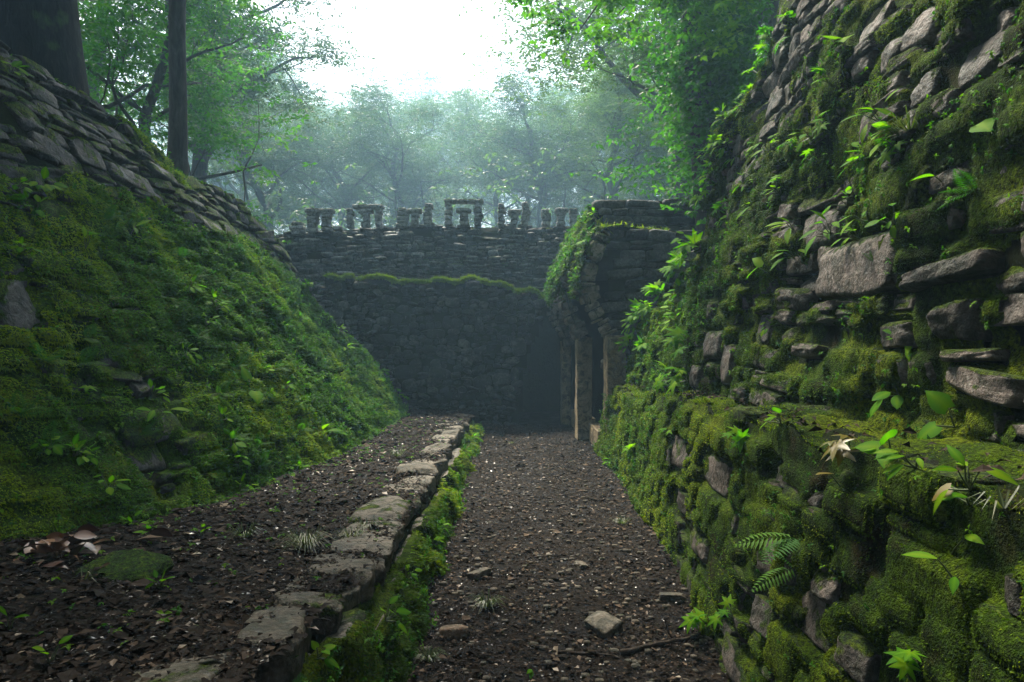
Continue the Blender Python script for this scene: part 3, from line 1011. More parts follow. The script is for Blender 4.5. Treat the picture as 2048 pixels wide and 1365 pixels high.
def rough_box(name, lo, hi, mat, parent, rl, seed=0, n=(6, 6, 20), amp=0.02):
    """a long block with worn, uneven faces"""
    lo, hi = np.array(lo, float), np.array(hi, float)
    vs_, fs_, off = [], [], 0
    for ax in range(3):
        a, b = [k for k in range(3) if k != ax]
        for side in (0, 1):
            A_, B_ = np.meshgrid(np.linspace(0, 1, n[a]), np.linspace(0, 1, n[b]), indexing='ij')
            q_ = np.zeros((n[a], n[b], 3))
            q_[..., a], q_[..., b], q_[..., ax] = A_, B_, side
            f = grid_faces(n[a], n[b])
            if (side == 1) == (ax == 1): f = f[:, ::-1]
            vs_.append(q_.reshape(-1, 3)); fs_.append(f + off); off += n[a] * n[b]
    q_ = np.concatenate(vs_)
    p = lo + q_ * (hi - lo)
    c = (lo + hi) / 2
    d = norm((p - c) * np.array([1, 1, 0.15]))
    p = p + d * ((fbm(p, 4, 4, seed) - 0.6) * amp * 3)[:, None]
    e = (np.abs(q_ * 2 - 1) > 0.98).sum(1) >= 2
    p = p - d * (e * amp * 0.6)[:, None]
    me = mesh_np(name, p - np.array(rl), np.concatenate(fs_), mat, True)
    return link(name, me, parent)


rough_box('pier', (1.04, 10.92, -0.1), (1.29, 11.36, 1.66), M_pier, temple, T0, 1)
rough_box('pier', (0.95, 13.02, -0.1), (1.13, 13.5, 1.60), M_pier, temple, T0, 2)
rough_box('pier', (1.28, 9.22, -0.1), (1.55, 9.64, 1.68), M_pier, temple, T0, 3)
rough_box('door_sill', (1.12, 11.40, -0.05), (1.40, 13.02, 0.30), M_pier, temple, T0, 4, (6, 14, 5))
rough_box('door_sill', (1.22, 9.75, -0.05), (1.50, 10.9, 0.30), M_pier, temple, T0, 5, (6, 14, 5))
# inside of the room: back wall, ends and vault, open only at the doorways
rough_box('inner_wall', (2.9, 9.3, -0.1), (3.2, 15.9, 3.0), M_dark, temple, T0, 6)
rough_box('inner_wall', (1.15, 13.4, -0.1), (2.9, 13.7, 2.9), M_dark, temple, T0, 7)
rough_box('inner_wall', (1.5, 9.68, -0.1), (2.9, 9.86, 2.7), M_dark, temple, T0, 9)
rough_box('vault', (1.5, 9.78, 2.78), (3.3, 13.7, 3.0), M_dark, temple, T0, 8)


def S_front(u, v):
    p = np.stack([u, 0 * u, v], -1)
    return np.stack([1.36 + u, 9.52 + v * 0.05 + (fbm(p, 1.3, 3, 97) - 0.5) * 0.10, 1.2 + v], -1)


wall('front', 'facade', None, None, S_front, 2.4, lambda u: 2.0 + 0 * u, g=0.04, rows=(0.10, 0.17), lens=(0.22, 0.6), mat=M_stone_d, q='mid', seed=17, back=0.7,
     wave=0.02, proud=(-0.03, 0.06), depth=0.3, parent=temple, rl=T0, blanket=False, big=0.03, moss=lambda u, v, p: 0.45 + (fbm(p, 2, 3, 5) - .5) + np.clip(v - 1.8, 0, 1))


def S_tier(u, v):
    p = np.stack([u, 0 * u, v], -1)
    return np.stack([1.30 + u, 10.25 + v * 0.05 + (fbm(p, 1.3, 3, 98) - 0.5) * 0.10, 3.1 + v], -1)


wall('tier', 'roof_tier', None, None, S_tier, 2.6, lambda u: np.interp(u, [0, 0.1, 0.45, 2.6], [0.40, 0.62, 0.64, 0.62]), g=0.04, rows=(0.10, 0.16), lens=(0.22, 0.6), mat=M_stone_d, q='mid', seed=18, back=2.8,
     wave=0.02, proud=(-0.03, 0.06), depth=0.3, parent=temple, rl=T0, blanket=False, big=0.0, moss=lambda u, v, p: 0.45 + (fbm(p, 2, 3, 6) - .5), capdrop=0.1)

# dark corbelled passage beside the end wall
PS = np.array([0.6, 14.4, 0])
pas = root('vaulted_passage', 'dark vaulted passage between the end wall and the temple', 'passage', PS)
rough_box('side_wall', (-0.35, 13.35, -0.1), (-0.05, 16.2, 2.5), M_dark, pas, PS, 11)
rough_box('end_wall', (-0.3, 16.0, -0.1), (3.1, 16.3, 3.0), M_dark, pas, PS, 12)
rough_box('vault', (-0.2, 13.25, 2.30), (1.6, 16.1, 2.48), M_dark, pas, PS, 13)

# ------------------------------------------------------------------ kerb of the raised shelf
kx = interp_fn([(0, -0.60), (2.2, -0.58), (3.2, -0.52), (4.2, -0.54), (7, -0.56), (12.5, -0.60)])


def S_kerb(u, v):
    y = u + 1.6
    p = np.stack([0 * u, y, v], -1)
    return np.stack([kx(y) - v * 0.36 + (fbm(p, 1.6, 3, 101) - 0.5) * 0.08, y, v - 0.04], -1)


def top_kerb(u):
    return kz(u + 1.6) - 0.06


K0 = np.array([-0.7, 6.5, 0.0])
kerb = root('stone_kerb', 'low kerb of flat worn stones with a mossy side, edging the path on the left', 'kerb', K0)
wall('kerb', 'stone_kerb', None, None, S_kerb, 10.8, top_kerb, g=0.02, rows=(0.12, 0.18), lens=(0.2, 0.4), mat=M_stone_k,
     moss=lambda u, v, p: 0.72 + (fbm(p, 1.6, 3, 103) - 0.5) * 0.9 + np.clip(0.12 - v, -0.2, 0.12), moss_m=M_moss_r, tuft_m=M_tuft_r, q='mid', thick=0.05,
     tufts=40000, tuft_len=(0.02, 0.05), tuft_w=0.006, smalls=550, small_len=(0.018, 0.032), seed=19, back=0.5, wave=0.02, proud=(-0.02, 0.07), depth=0.25, parent=kerb, rl=K0, capdrop=0.1)
rk = np.random.default_rng(5)
y = 1.7
while y < 12.3:
    l = rk.uniform(0.24, 0.66)
    wd = rk.uniform(0.17, 0.36)
    ym = y + l / 2
    sl_ = float(kz(ym + 0.2) - kz(ym - 0.2)) / 0.4
    zt = float(kz(ym)) + rk.uniform(-0.025, 0.025)
    xr = float(kx(ym)) - 0.03 - 0.40 * float(kz(ym)) + rk.uniform(-0.05, 0.03)
    th = rk.uniform(0.11, 0.17)
    o = link('coping_stone', stone_me('kerb', int(rk.integers(0, 14)), M_stone_k), kerb)
    o.matrix_basis = (Matrix.Translation(Vector((xr - wd / 2 - K0[0], ym - K0[1], zt - th / 2))) @ Matrix.Rotation(rk.uniform(-0.22, 0.22), 4, 'Z')
                      @ Matrix.Rotation(sl_ + rk.uniform(-0.08, 0.08), 4, 'X') @ Matrix.Rotation(rk.uniform(-0.10, 0.14), 4, 'Y') @ Matrix.Diagonal((wd / 2 * 1.1, l / 2 * 1.10, th / 2 * 1.2, 1)))
    o['moss'] = float(rk.uniform(-0.15, 0.48))
    y += l


# ------------------------------------------------------------------ stone posts on the upper terrace
def post(px0, px1, py0, py1, label, name='stone_post', kind='post', d=14.95, seed=0, cap=None):
    """a pile of squared stones; cap=(px0,px1,py0,py1) adds the wide slab of a T"""
    a, b = P(px0, py1, d), P(px1, py0, d)
    base = np.array([(a[0] + b[0]) / 2, d, a[2] - 0.04])
    rt = root(name, label, kind, base)
    r = np.random.default_rng(seed)
    z = base[2]; ztop = b[2] - r.uniform(0.01, 0.10) * (cap is None and 'lintel' not in label)
    wd = (b[0] - a[0])
    if cap is not None:
        ztop = P(0, cap[3], d)[2]
    while z < ztop - 0.02:
        h = min(r.uniform(0.07, 0.12), ztop - z)
        ws = wd * r.uniform(0.72, 1.08); ox = r.uniform(-0.02, 0.02)
        box_stone(rt, base, 'stone', (base[0] - ws / 2 + ox, d - 0.12, z), (base[0] + ws / 2 + ox, d + 0.14, z + h * 1.02), M_post, 'mid', int(r.integers(0, 12)), 0.15)
        z += h
    if cap is not None:
        cm = (cap[0] + cap[1]) / 2; cw = (cap[1] - cap[0]) * 0.44
        c0, c1 = P(cm - cw, cap[3], d), P(cm + cw, cap[2] + 1, d)
        box_stone(rt, base, 'slab', (c0[0], d - 0.14, c0[2]), (c1[0], d + 0.16, c1[2]), M_post, 'mid', int(r.integers(0, 12)), 0.2)
    return rt


def lintel(px0, px1, py0, py1, label, d=14.95, seed=0):
    a, b = P(px0, py1, d), P(px1, py0, d)
    base = np.array([(a[0] + b[0]) / 2, d, a[2]])
    rt = root('stone_lintel', label, 'lintel', base)
    r = np.random.default_rng(seed)
    x = a[0]
    while x < b[0] - 0.05:
        l = min(r.uniform(0.2, 0.34), b[0] - x)
        box_stone(rt, base, 'slab', (x, d - 0.13, a[2]), (x + l * 1.02, d + 0.15, b[2]), M_post, 'mid', int(r.integers(0, 12)), 0.3)
        x += l


post(580, 610, 440, 468, 'low ruined stub at the far left end of the row of stone posts', 'ruined_stub', 'stub', seed=1)
post(615, 636, 426, 462, 'left of the two stone posts under the leftmost short lintel', seed=2)
post(644, 663, 426, 460, 'right of the two stone posts under the leftmost short lintel', seed=3)
lintel(611, 668, 418, 427, 'short lintel slab on the leftmost pair of stone posts', seed=4)
post(668, 686, 446, 458, 'lowest stub in the row, just right of the leftmost pair of posts', 'ruined_stub', 'stub', seed=5)
post(694, 708, 418, 454, 'slim post at the left end of the second lintel', seed=6)
post(724, 740, 419, 452, 'T-shaped stone under the second lintel from the left', 'stone_pedestal', 'pedestal', seed=7, cap=(716, 748, 419, 427))
post(750, 765, 418, 452, 'slim post at the right end of the second lintel', seed=8)
lintel(706, 767, 411, 418, 'long flat lintel on posts, second lintel from the left', seed=9)
post(794, 815, 409, 452, 'leaning rough post left of the free-standing T-shaped stone', seed=10)
post(823, 839, 418, 450, 'free-standing T-shaped stone left of the highest lintel', 'stone_pedestal', 'pedestal', seed=11, cap=(814, 846, 417, 427))
post(848, 865, 407, 449, 'post between the free-standing T-shaped stone and the highest lintel', seed=12)
post(891, 905, 407, 449, 'post under the left end of the highest lintel', seed=13)
post(919, 936, 418, 449, 'T-shaped stone under the highest lintel', 'stone_pedestal', 'pedestal', seed=14, cap=(910, 944, 417, 426))
post(949, 965, 407, 449, 'post under the right end of the highest lintel', seed=15)
lintel(889, 967, 400, 407, 'highest and longest lintel, middle of the row of posts', seed=16)
post(995, 1010, 409, 449, 'narrow post just right of the highest lintel', seed=17)
post(1021, 1037, 416, 448, 'T-shaped stone between two posts right of the highest lintel', 'stone_pedestal', 'pedestal', seed=18, cap=(1014, 1043, 420, 430))
post(1043, 1059, 406, 448, 'tall post right of the T-shaped stone that follows the highest lintel', seed=19)
post(1081, 1102, 417, 449, 'broad post left of the last T-shaped stone', seed=20)
post(1114, 1132, 418, 450, 'last T-shaped stone of the row, near the temple roof', 'stone_pedestal', 'pedestal', seed=21, cap=(1108, 1137, 417, 425))
post(1138, 1157, 415, 451, 'last post of the row, against the mossy temple roof', seed=22)


# ------------------------------------------------------------------ trees
def tube(pts, r0, r1, sides=6):
    pts = np.asarray(pts, float)
    n = len(pts)
    t = np.gradient(pts, axis=0)
    t = norm(t)
    ref = np.where(np.abs(t[:, 2:3]) > 0.9, np.array([[1, 0, 0]]), np.array([[0, 0, 1]]))
    a = norm(np.cross(t, ref)); b = np.cross(t, a)
    rr = np.linspace(r0, r1, n) if np.isscalar(r0) else np.asarray(r0)
    ang = np.linspace(0, 2 * math.pi, sides, endpoint=False)
    v = pts[:, None] + (a[:, None] * np.cos(ang)[None, :, None] + b[:, None] * np.sin(ang)[None, :, None]) * rr[:, None, None]
    i = np.arange(n * sides).reshape(n, sides)
    j = np.roll(i, -1, 1)
    f = np.stack([i[:-1], j[:-1], j[1:], i[1:]], -1).reshape(-1, 4)
    return v.reshape(-1, 3), f


class Geo:
    def __init__(s): s.v, s.f, s.n = [], [], 0
    def add(s, v, f):
        s.v.append(v); s.f.append(f + s.n); s.n += len(v)
    def mesh(s, name, mat, smooth=True):
        return mesh_np(name, np.concatenate(s.v), np.concatenate(s.f), mat, smooth)


def curve(p0, d0, length, r, n=7, wob=0.18, up=0.0):
    pts = [np.array(p0, float)]
    d = norm(np.array(d0, float))
    for _ in range(n - 1):
        d = norm(d + r.normal(0, wob, 3) + np.array([0, 0, up]))
        pts.append(pts[-1] + d * length / (n - 1))
    return np.array(pts), d


def rosettes(cl, leaf, r, per=6, aspect=0.42, droop=0.3, flat=False):
    """cl: list of (centre, sx, sy, sz, count)"""
    pos, tint = [], []
    for c, sx, sy, sz, k in cl:
        q = r.normal(0, 1, (k, 3)) * np.array([sx, sy, sz])
        pos.append(np.asarray(c) + q)
        tint.append(np.clip(r.random() * 0.5 + r.random(k) * 0.5, 0, 1))
    pos = np.concatenate(pos); tint = np.concatenate(tint)
    n = len(pos)
    base = np.repeat(pos, per, 0)
    az = np.tile(np.arange(per) / per * 2 * math.pi, n) + np.repeat(r.random(n) * 6.3, per) + r.normal(0, 0.25, n * per)
    ax = norm(np.array([0, 0, 1.0]) + r.normal(0, 0.45, (n, 3)))
    ax = np.repeat(ax, per, 0)
    d = np.stack([np.cos(az), np.sin(az), r.uniform(-0.55, 0.35, n * per)], -1)
    d = norm(d)
    nor = norm(ax + r.normal(0, 0.2, (n * per, 3)))
    Ls = leaf * r.uniform(0.65, 1.2, n * per)
    base = base + d * (Ls * 0.2)[:, None]
    if flat:
        side = norm(np.cross(d, nor)) * (Ls * aspect / 2)[:, None]
        m_ = base + d * (Ls * 0.45)[:, None]
        v = np.stack([base, m_ + side, base + d * Ls[:, None] - nor * (Ls * droop * 0.6)[:, None], m_ - side], 1).reshape(-1, 3)
        return v, np.arange(len(v)).reshape(-1, 4), np.repeat(np.repeat(tint, per), 4)
    v, f = leaves_geo(base, d, nor, Ls, Ls * aspect, 0.12, droop)
    return v, f, np.repeat(np.repeat(tint, per), 5)


def tree_meshes(seed, H, tr, crown_r, crown_lo, limbs, leaf, dens, per=5, lean=(0, 0), flat=0.35, sigma=0.55, mat=None, bark=None, upw=0.5, sub=4, aspect=0.42, simple=False):
    r = np.random.default_rng(seed)
    g = Geo()
    n = 12
    t = np.linspace(0, 1, n)
    wx = (fbm(np.stack([t * 3, 0 * t, 0 * t + seed], -1), 1, 2, seed) - 0.5) * H * 0.3 * t
    wy = (fbm(np.stack([t * 3, 0 * t + 9, 0 * t + seed], -1), 1, 2, seed) - 0.5) * H * 0.3 * t
    trunk = np.stack([wx + lean[0] * H * t, wy + lean[1] * H * t, t * H * 0.86 - 0.4], -1)
    rad = tr * (1 - 0.72 * t) * (1 + 0.7 * np.exp(-t * 14))
    v, f = tube(trunk, rad, None, 9)
    g.add(v, f)
    cl = []
    for k in range(limbs):
        tt = crown_lo + (1 - crown_lo) * (k + r.random() * 0.8) / limbs
        p0 = np.array([np.interp(tt, t, trunk[:, a]) for a in range(3)])
        az = k * 2.4 + r.uniform(-0.5, 0.5)
        ln = crown_r * r.uniform(0.6, 1.1) * (1 - 0.45 * tt)
        d0 = np.array([math.cos(az), math.sin(az), upw + r.uniform(-0.2, 0.5)])
        pts, d = curve(p0, d0, ln, r, 8, 0.16, 0.02)
        rb = tr * 0.42 * (1 - 0.55 * tt)
        g.add(*tube(pts, rb, rb * 0.3, 6))
        tips = [pts[-1]]
        for s in range(sub):
            q = pts[r.integers(3, 8)]
            d1 = norm(d + r.normal(0, 0.75, 3) + np.array([0, 0, 0.25]))
            p2, d2 = curve(q, d1, ln * r.uniform(0.3, 0.6), r, 5, 0.2, 0.03)
            g.add(*tube(p2, rb * 0.32, rb * 0.1, 4))
            tips.append(p2[-1])
            for s2 in range(2):
                p3, _ = curve(p2[r.integers(2, 5)], d2 + r.normal(0, 0.8, 3), ln * r.uniform(0.15, 0.32), r, 4, 0.2)
                g.add(*tube(p3, rb * 0.13, rb * 0.04, 3))
                tips.append(p3[-1])
        for q in tips:
            sg = sigma * r.uniform(0.6, 1.25)
            cl.append((q, sg, sg, sg * flat, max(int(dens * r.uniform(0.5, 1.3)), 2)))
    v, f, tint = rosettes(cl, leaf, r, per, aspect, 0.3, simple)
    crown = mesh_np('crown', v, f, mat or M_tree, False, {'tint': tint})
    return g.mesh('trunk', bark or M_bark), crown


def put_tree(name, label, meshes, loc, rz=0, s=1.0, group=None, sz=None):
    rt = root(name, label, 'tree', loc, group)
    rt.rotation_euler = (0, 0, rz)
    rt.scale = (s, s, sz or s)
    link('trunk', meshes[0], rt)
    link('crown', meshes[1], rt)
    return rt


PT = [tree_meshes(201 + i, 10.0, 0.27, 4.6, 0.34, 14, 0.105, 62, 5, ((-0.14, 0.05), (0.16, 0), (0.07, -0.05), (-0.06, 0.1))[i], 0.38, 0.50, M_tree, M_bark, 0.6, simple=True) for i in range(4)]
NT_ = [tree_meshes(301 + i, 9.0, 0.14, 3.6, 0.12, 14, 0.125, 25, 6, ((0.05, 0.0), (-0.06, 0.03))[i], 0.5, 0.45, M_treen, M_bark, 0.4) for i in range(2)]


def tz(x, y):
    return float(terrain_z(np.array([x]), np.array([y]))[0])


def pz(px, d):
    x = (px - 1024) / F * d
    return (x, d, tz(x, d))


rt_ = np.random.default_rng(99)
# misty band behind the terrace: (px of trunk, depth, height of top in photo px)
band = [(470, 30, 130), (560, 36, 120), (640, 27, 200), (700, 40, 180), (760, 31, 190), (840, 38, 182), (905, 29, 190), (975, 42, 190), (1040, 30, 215),
        (1100, 37, 170), (1165, 28, 215), (1235, 33, 120), (1300, 26, 100), (1380, 36, 60), (420, 42, 60), (1450, 30, 20), (330, 33, 0),
        (600, 52, 170), (740, 55, 195), (880, 54, 200), (1010, 56, 195), (1140, 52, 185), (1270, 50, 150), (460, 55, 120)]
where = ['behind the left end of the post row, left of the stub', 'tall misty tree above the ruined stub of the post row', 'forked misty tree behind the leftmost pair of posts', 'misty tree rising just right of the leftmost lintel',
         'misty tree behind the second lintel of the post row', 'misty tree behind the leaning rough post', 'misty tree rising just left of the highest lintel', 'misty tree behind the right post of the highest lintel',
         'misty tree behind the narrow post right of the highest lintel', 'misty tree behind the broad post near the temple', 'misty tree above the left end of the temple roof', 'misty tree above the middle of the temple roof',
         'misty tree above the right end of the temple roof', 'faint tree showing just left of the tall right wall', 'misty tree behind the crest of the left bank', 'misty tree hidden behind the rim of the right wall']
where[0] = 'misty tree beside the crest of the left bank, left of the ruined stub'
band = [b_ for b_ in band if b_[0] != 330]
for k, (px, d, pyt) in enumerate(band):
    d = d * (1.9 if (k % 2 == 0 or k >= 16) else 1.05)
    x, y_, z = pz(px, d)
    ht = CAMZ + (682.5 - pyt) / F * d - z
    s = ht / 10.6
    put_tree('forest_tree', where[k] if k < 16 else 'faintest pale tree at the back of the misty forest', PT[k % 4], (x, y_, z), rt_.uniform(0, 6.28), max(s, 0.6) * 1.05, 'misty forest trees behind the posts' if k < 16 else 'faintest trees at the back of the forest', max(s, 0.6))
# undergrowth below the canopy of the band
r_ = np.random.default_rng(55)
cl = []
for k in range(330):
    d = r_.uniform(30, 95)
    px = r_.uniform(330, 1480)
    x, y_, z = pz(px, d)
    cl.append((np.array([x, y_, z + r_.uniform(0.3, 1.6) + (k % 3 == 0) * r_.uniform(0, 3.5)]), 1.7, 1.7, 0.9, 55))
v, f, tint = rosettes(cl, 0.30, r_, 5)
tag(link('undergrowth', mesh_np('undergrowth', v, f, M_tree, False, {'tint': tint})), kind='stuff', label='misty bushes under the forest trees')

# left trees
lt = [('broadleaf_tree', 'leafy tree with green backlit leaves right behind the slim pale trunk on the left', NT_[0], (290, 15.5), 1.15, 0.4),
      ('broadleaf_tree', 'leafy tree between the dark trunk and the slim pale trunk', NT_[1], (130, 13.5), 1.2, 2.0),
      ('forest_tree', 'tall bluish tree reaching the bright sky left of the clearing', PT[1], (370, 24.0), 1.35, 1.0),
      ('forest_tree', 'tall shaded tree behind the slim pale trunk', PT[2], (200, 24.0), 1.5, 2.6)]
for nm, lb, me_, (px, d), s, rz in lt:
    put_tree(nm, lb, me_, pz(px, d), rz, s)
rtl = [('forest_tree', 'big spreading tree with bare limbs over the clearing at the right', PT[3], (1390, 22.0), 1.6, 0.7),
       ('forest_tree', 'leaning mossy tree just left of the tall right wall', PT[0], (1440, 15.5), 1.0, 3.4),
       ('broadleaf_tree', 'bright green leafy tree showing over the top of the right wall', NT_[1], (1600, 12.5), 1.15, 1.1)]
for nm, lb, me_, (px, d), s, rz in rtl:
    put_tree(nm, lb, me_, pz(px, d), rz, s)

# slim pale trunk on the bank
g = Geo()
b = P(352, 322, 10.3)
tp = np.array([b + np.array([0.02 * math.sin(k), 0, k * 0.55 - 0.4]) for k in range(16)])
tp[:, 0] += np.linspace(0, 0.12, 16)
g.add(*tube(tp, 0.125 * (1 + 0.5 * np.exp(-np.arange(16) * 1.2)) * np.linspace(1, 0.8, 16), None, 12))
r_ = np.random.default_rng(3)
cl = []
for k in range(9):
    p0 = tp[11 + k // 2]
    pts, d = curve(p0, (math.cos(k * 2.4), math.sin(k * 2.4), 0.5), r_.uniform(1.6, 2.8), r_, 7, 0.15)
    g.add(*tube(pts, 0.05, 0.012, 5))
    for q in (pts[-1], pts[-3], pts[-2]):
        cl.append((q, 0.55, 0.55, 0.25, 26))
rt = root('slim_tree', 'slim pale straight trunk growing from the top of the left bank', 'tree', b)
me = g.mesh('trunk', M_bark); me.transform(Matrix.Translation(-Vector(b))); link('trunk', me, rt)
v, f, tint = rosettes(cl, 0.17, r_, 6)
link('crown', mesh_np('crown', v - b, f, M_treen, False, {'tint': tint}), rt)

# thick dark trunk at upper left
b = np.array([-5.55, 8.0, 4.05])
g = Geo()
k = np.arange(18)
tp = np.stack([b[0] - 0.035 * k, b[1] + 0 * k, b[2] - 0.5 + 0.5 * k], -1)
g.add(*tube(tp, 0.53 * (1 + 0.5 * np.exp(-k * 0.7)) * (1 - 0.012 * k), None, 20))
for az in (-0.9, 0.4, -0.1, 2.2, 3.6):
    pts, _ = curve(b + np.array([0, 0, 0.5]), (math.cos(az), math.sin(az), -0.55), 1.35, r_, 7, 0.08, -0.05)
    g.add(*tube(pts, 0.30, 0.08, 8))
cl = []
for k in range(10):
    p0 = tp[12 + k // 2]
    pts, d = curve(p0, (math.cos(k * 2.4), math.sin(k * 2.4), 0.35), r_.uniform(3, 5), r_, 8, 0.15)
    g.add(*tube(pts, 0.16, 0.03, 6))
    for q in pts[2:]:
        cl.append((q + r_.normal(0, 0.4, 3), 0.75, 0.75, 0.3, 26))
rt = root('giant_tree', 'thick dark trunk with flaring roots on the bank at the upper left corner', 'tree', b)
me = g.mesh('trunk', M_barkd); me.transform(Matrix.Translation(-Vector(b))); link('trunk', me, rt)
v, f, tint = rosettes(cl, 0.24, r_, 5)
link('crown', mesh_np('crown', v - b, f, M_treen, False, {'tint': tint}), rt)

# vine-covered trunks behind the right wall
b = np.array([2.95, 9.9, 2.9])
g = Geo()
g.add(*tube(np.array([b + np.array([-0.05 * k, 0, 0.6 * k - 0.5]) for k in range(11)]), 0.22, 0.14, 9))
r_ = np.random.default_rng(8)
cl = []
for k in range(70):
    zz = r_.uniform(0.2, 5.0)
    a = r_.uniform(0, 6.28)
    rr = r_.uniform(0.2, 0.65) * (1.15 - 0.08 * abs(zz - 2.6))
    cl.append((b + np.array([math.cos(a) * rr - 0.05 * zz, math.sin(a) * rr, zz]), 0.22, 0.22, 0.3, 38))
rt = root('vine_covered_tree', 'tree trunk wrapped in a curtain of bright green vines above the right wall', 'tree', b)
me = g.mesh('trunk', M_bark); me.transform(Matrix.Translation(-Vector(b))); link('trunk', me, rt)
v, f, tint = rosettes(cl, 0.10, r_, 5, 0.7)
link('crown', mesh_np('crown', v - b, f, M_treen, False, {'tint': tint}), rt)

# tree rooted on the right bank whose drooping boughs hang into the top of the picture
b = np.array([5.2, 8.6, 3.2])
g = Geo()
g.add(*tube(np.array([b + np.array([-0.02 * k, 0.0, 0.6 * k - 0.5]) for k in range(12)]), 0.28, 0.16, 10))
cl = []
for tgt, n_ in ((P(1160, 40, 8.0), 6), (P(1240, 30, 8.3), 6), (P(1330, 20, 8.6), 6), (P(1420, -10, 8.2), 6), (P(1260, -60, 7.6), 6), (P(1500, 10, 8.5), 5), (P(1100, -10, 8.0), 5)):
    st = b + np.array([-0.15, 0, 5.3])
    mid = (st + tgt) / 2 + np.array([0, 0, 0.9])
    t = np.linspace(0, 1, 10)[:, None]
    pts = st * (1 - t) ** 2 + 2 * mid * t * (1 - t) + tgt * t ** 2 + r_.normal(0, 0.04, (10, 3))
    g.add(*tube(pts, 0.06, 0.008, 5))
    for j in range(n_):
        q = pts[-1 - j // 2] + r_.normal(0, 0.18, 3)
        cl.append((q, 0.13, 0.13, 0.16, 12))
        cl.append((q - np.array([0, 0, 0.2]), 0.10, 0.10, 0.14, 9))
rt = root('overhanging_tree', 'tree whose dark drooping leaf sprays hang into the view right of the sky gap', 'tree', b)
me = g.mesh('trunk', M_bark); me.transform(Matrix.Translation(-Vector(b))); link('trunk', me, rt)
v, f, tint = rosettes(cl, 0.10, r_, 5, 0.6)
link('crown', mesh_np('crown', v - b, f, M_treen, False, {'tint': tint}), rt)

# unseen trees added behind and beside the viewer to shade the path
for k, (x, y_, s) in enumerate([(-3.2, -3.0, 1.15), (3.3, -2.6, 1.15), (-6.8, 0.5, 1.3), (6.2, 1.0, 1.3), (-8.0, 4.6, 1.3), (7.2, 5.6, 1.3), (0.3, -4.2, 1.2), (-8.5, -1.0, 1.2), (-5.5, -4.0, 1.2), (5.5, -3.5, 1.2), (0.5, -7.5, 1.3)]):
    put_tree('shade_tree', 'unseen tree added to shade the near end of the path', PT[k % 4], (x, y_, tz(x, y_)), k * 1.3, s, 'unseen trees added for shade over the path')

# ------------------------------------------------------------------ fallen leaves, pebbles, twigs
def litter(name, n, xr, yr, zf, label, seed, Lr=(0.02, 0.06), inside=None, ydens=1.0, mat=None):
    r = np.random.default_rng(seed)
    y_ = yr[0] + (yr[1] - yr[0]) * r.random(n) ** (1.0 + ydens)
    x_ = r.uniform(*xr, n)
    if inside is not None:
        ok = inside(x_, y_)
        x_, y_ = x_[ok], y_[ok]
    k = len(x_)
    p = np.stack([x_, y_, zf(x_, y_) + r.uniform(0.002, 0.016, k)], -1)
    az = r.uniform(0, 6.28, k)
    d = norm(np.stack([np.cos(az), np.sin(az), r.normal(0, 0.16, k)], -1))
    nr = norm(np.array([0, 0, 1.0]) + r.normal(0, 0.28, (k, 3)))
    Ls = (Lr[0] + (Lr[1] - Lr[0]) * r.random(k) ** 1.6) * (1 + (r.random(k) < 0.08) * 0.9) * np.interp(y_, [2, 12], [0.9, 1.4])
    o = leaf_soup(name, p, d, nr, Ls, Ls * r.uniform(0.4, 0.85, k), np.where(r.random(k) < 0.12, r.uniform(0.85, 1.1, k), r.uniform(0, 0.7, k) ** 1.3), mat or M_litter, None, (0, 0, 0), 0.10, 0.1)
    return tag(o, label=label, kind='stuff')


litter('fallen_leaves', 46000, (-0.62, 1.4), (1.8, 13.0), path_z, 'small dark fallen leaves on the path', 61, (0.008, 0.042), lambda x, y: np.random.default_rng(4).random(len(x)) < np.clip(0.65 + np.abs(x - 0.3 + 0.12 * np.sin(y)) * 1.1, 0, 1))
litter('fallen_leaves', 46000, (-3.3, -0.75), (1.8, 13.0), terrace_z, 'wet brown fallen leaves on the raised shelf', 62, (0.010, 0.062), lambda x, y: x > lb_x(y) - 0.05)
M_pale = leaf_mat('pale_dead_leaves', [(0.1, (0.07, 0.045, 0.026)), (0.6, (0.17, 0.12, 0.08)), (0.95, (0.30, 0.25, 0.18))], 0.0, 0.5, 0.3)
M_bits = leaf_mat('wet_leaf_bits', [(0.1, (0.02, 0.015, 0.012)), (0.6, (0.09, 0.07, 0.058)), (0.95, (0.30, 0.26, 0.22))], 0.0, 0.28, 0.6)
litter('leaf_bits', 7000, (-0.62, 1.4), (1.8, 13.0), path_z, 'tiny wet leaf scraps glinting on the path', 65, (0.005, 0.018), None, 1.0, M_bits)
litter('leaf_bits', 8500, (-3.3, -0.75), (1.8, 13.0), terrace_z, 'tiny wet leaf scraps glinting on the raised shelf', 66, (0.005, 0.020), lambda x, y: x > lb_x(y) - 0.05, 1.0, M_bits)
litter('pale_leaf_litter', 650, (-3.3, -0.75), (1.8, 12.0), terrace_z, 'pale tan fallen leaves on the shelf', 71, (0.025, 0.06), lambda x, y: x > lb_x(y) - 0.05, 1.0, M_pale)
litter('pale_leaf_litter', 420, (-0.6, 1.3), (1.8, 12.0), path_z, 'pale tan fallen leaves on the path', 72, (0.018, 0.045), None, 1.0, M_pale)
litter('large_leaf_litter', 500, (-3.3, -0.75), (1.8, 9.0), terrace_z, 'larger curled brown leaves among the litter of the shelf', 67, (0.05, 0.10), lambda x, y: x > lb_x(y) - 0.05, 1.0)
r_ = np.random.default_rng(68)
n = 260
yy = r_.uniform(1.2, 9.4, n); xx = rb_x(yy) + 0.18 + r_.random(n) * 0.22
az = r_.uniform(0, 6.28, n); Ls = r_.uniform(0.02, 0.06, n)
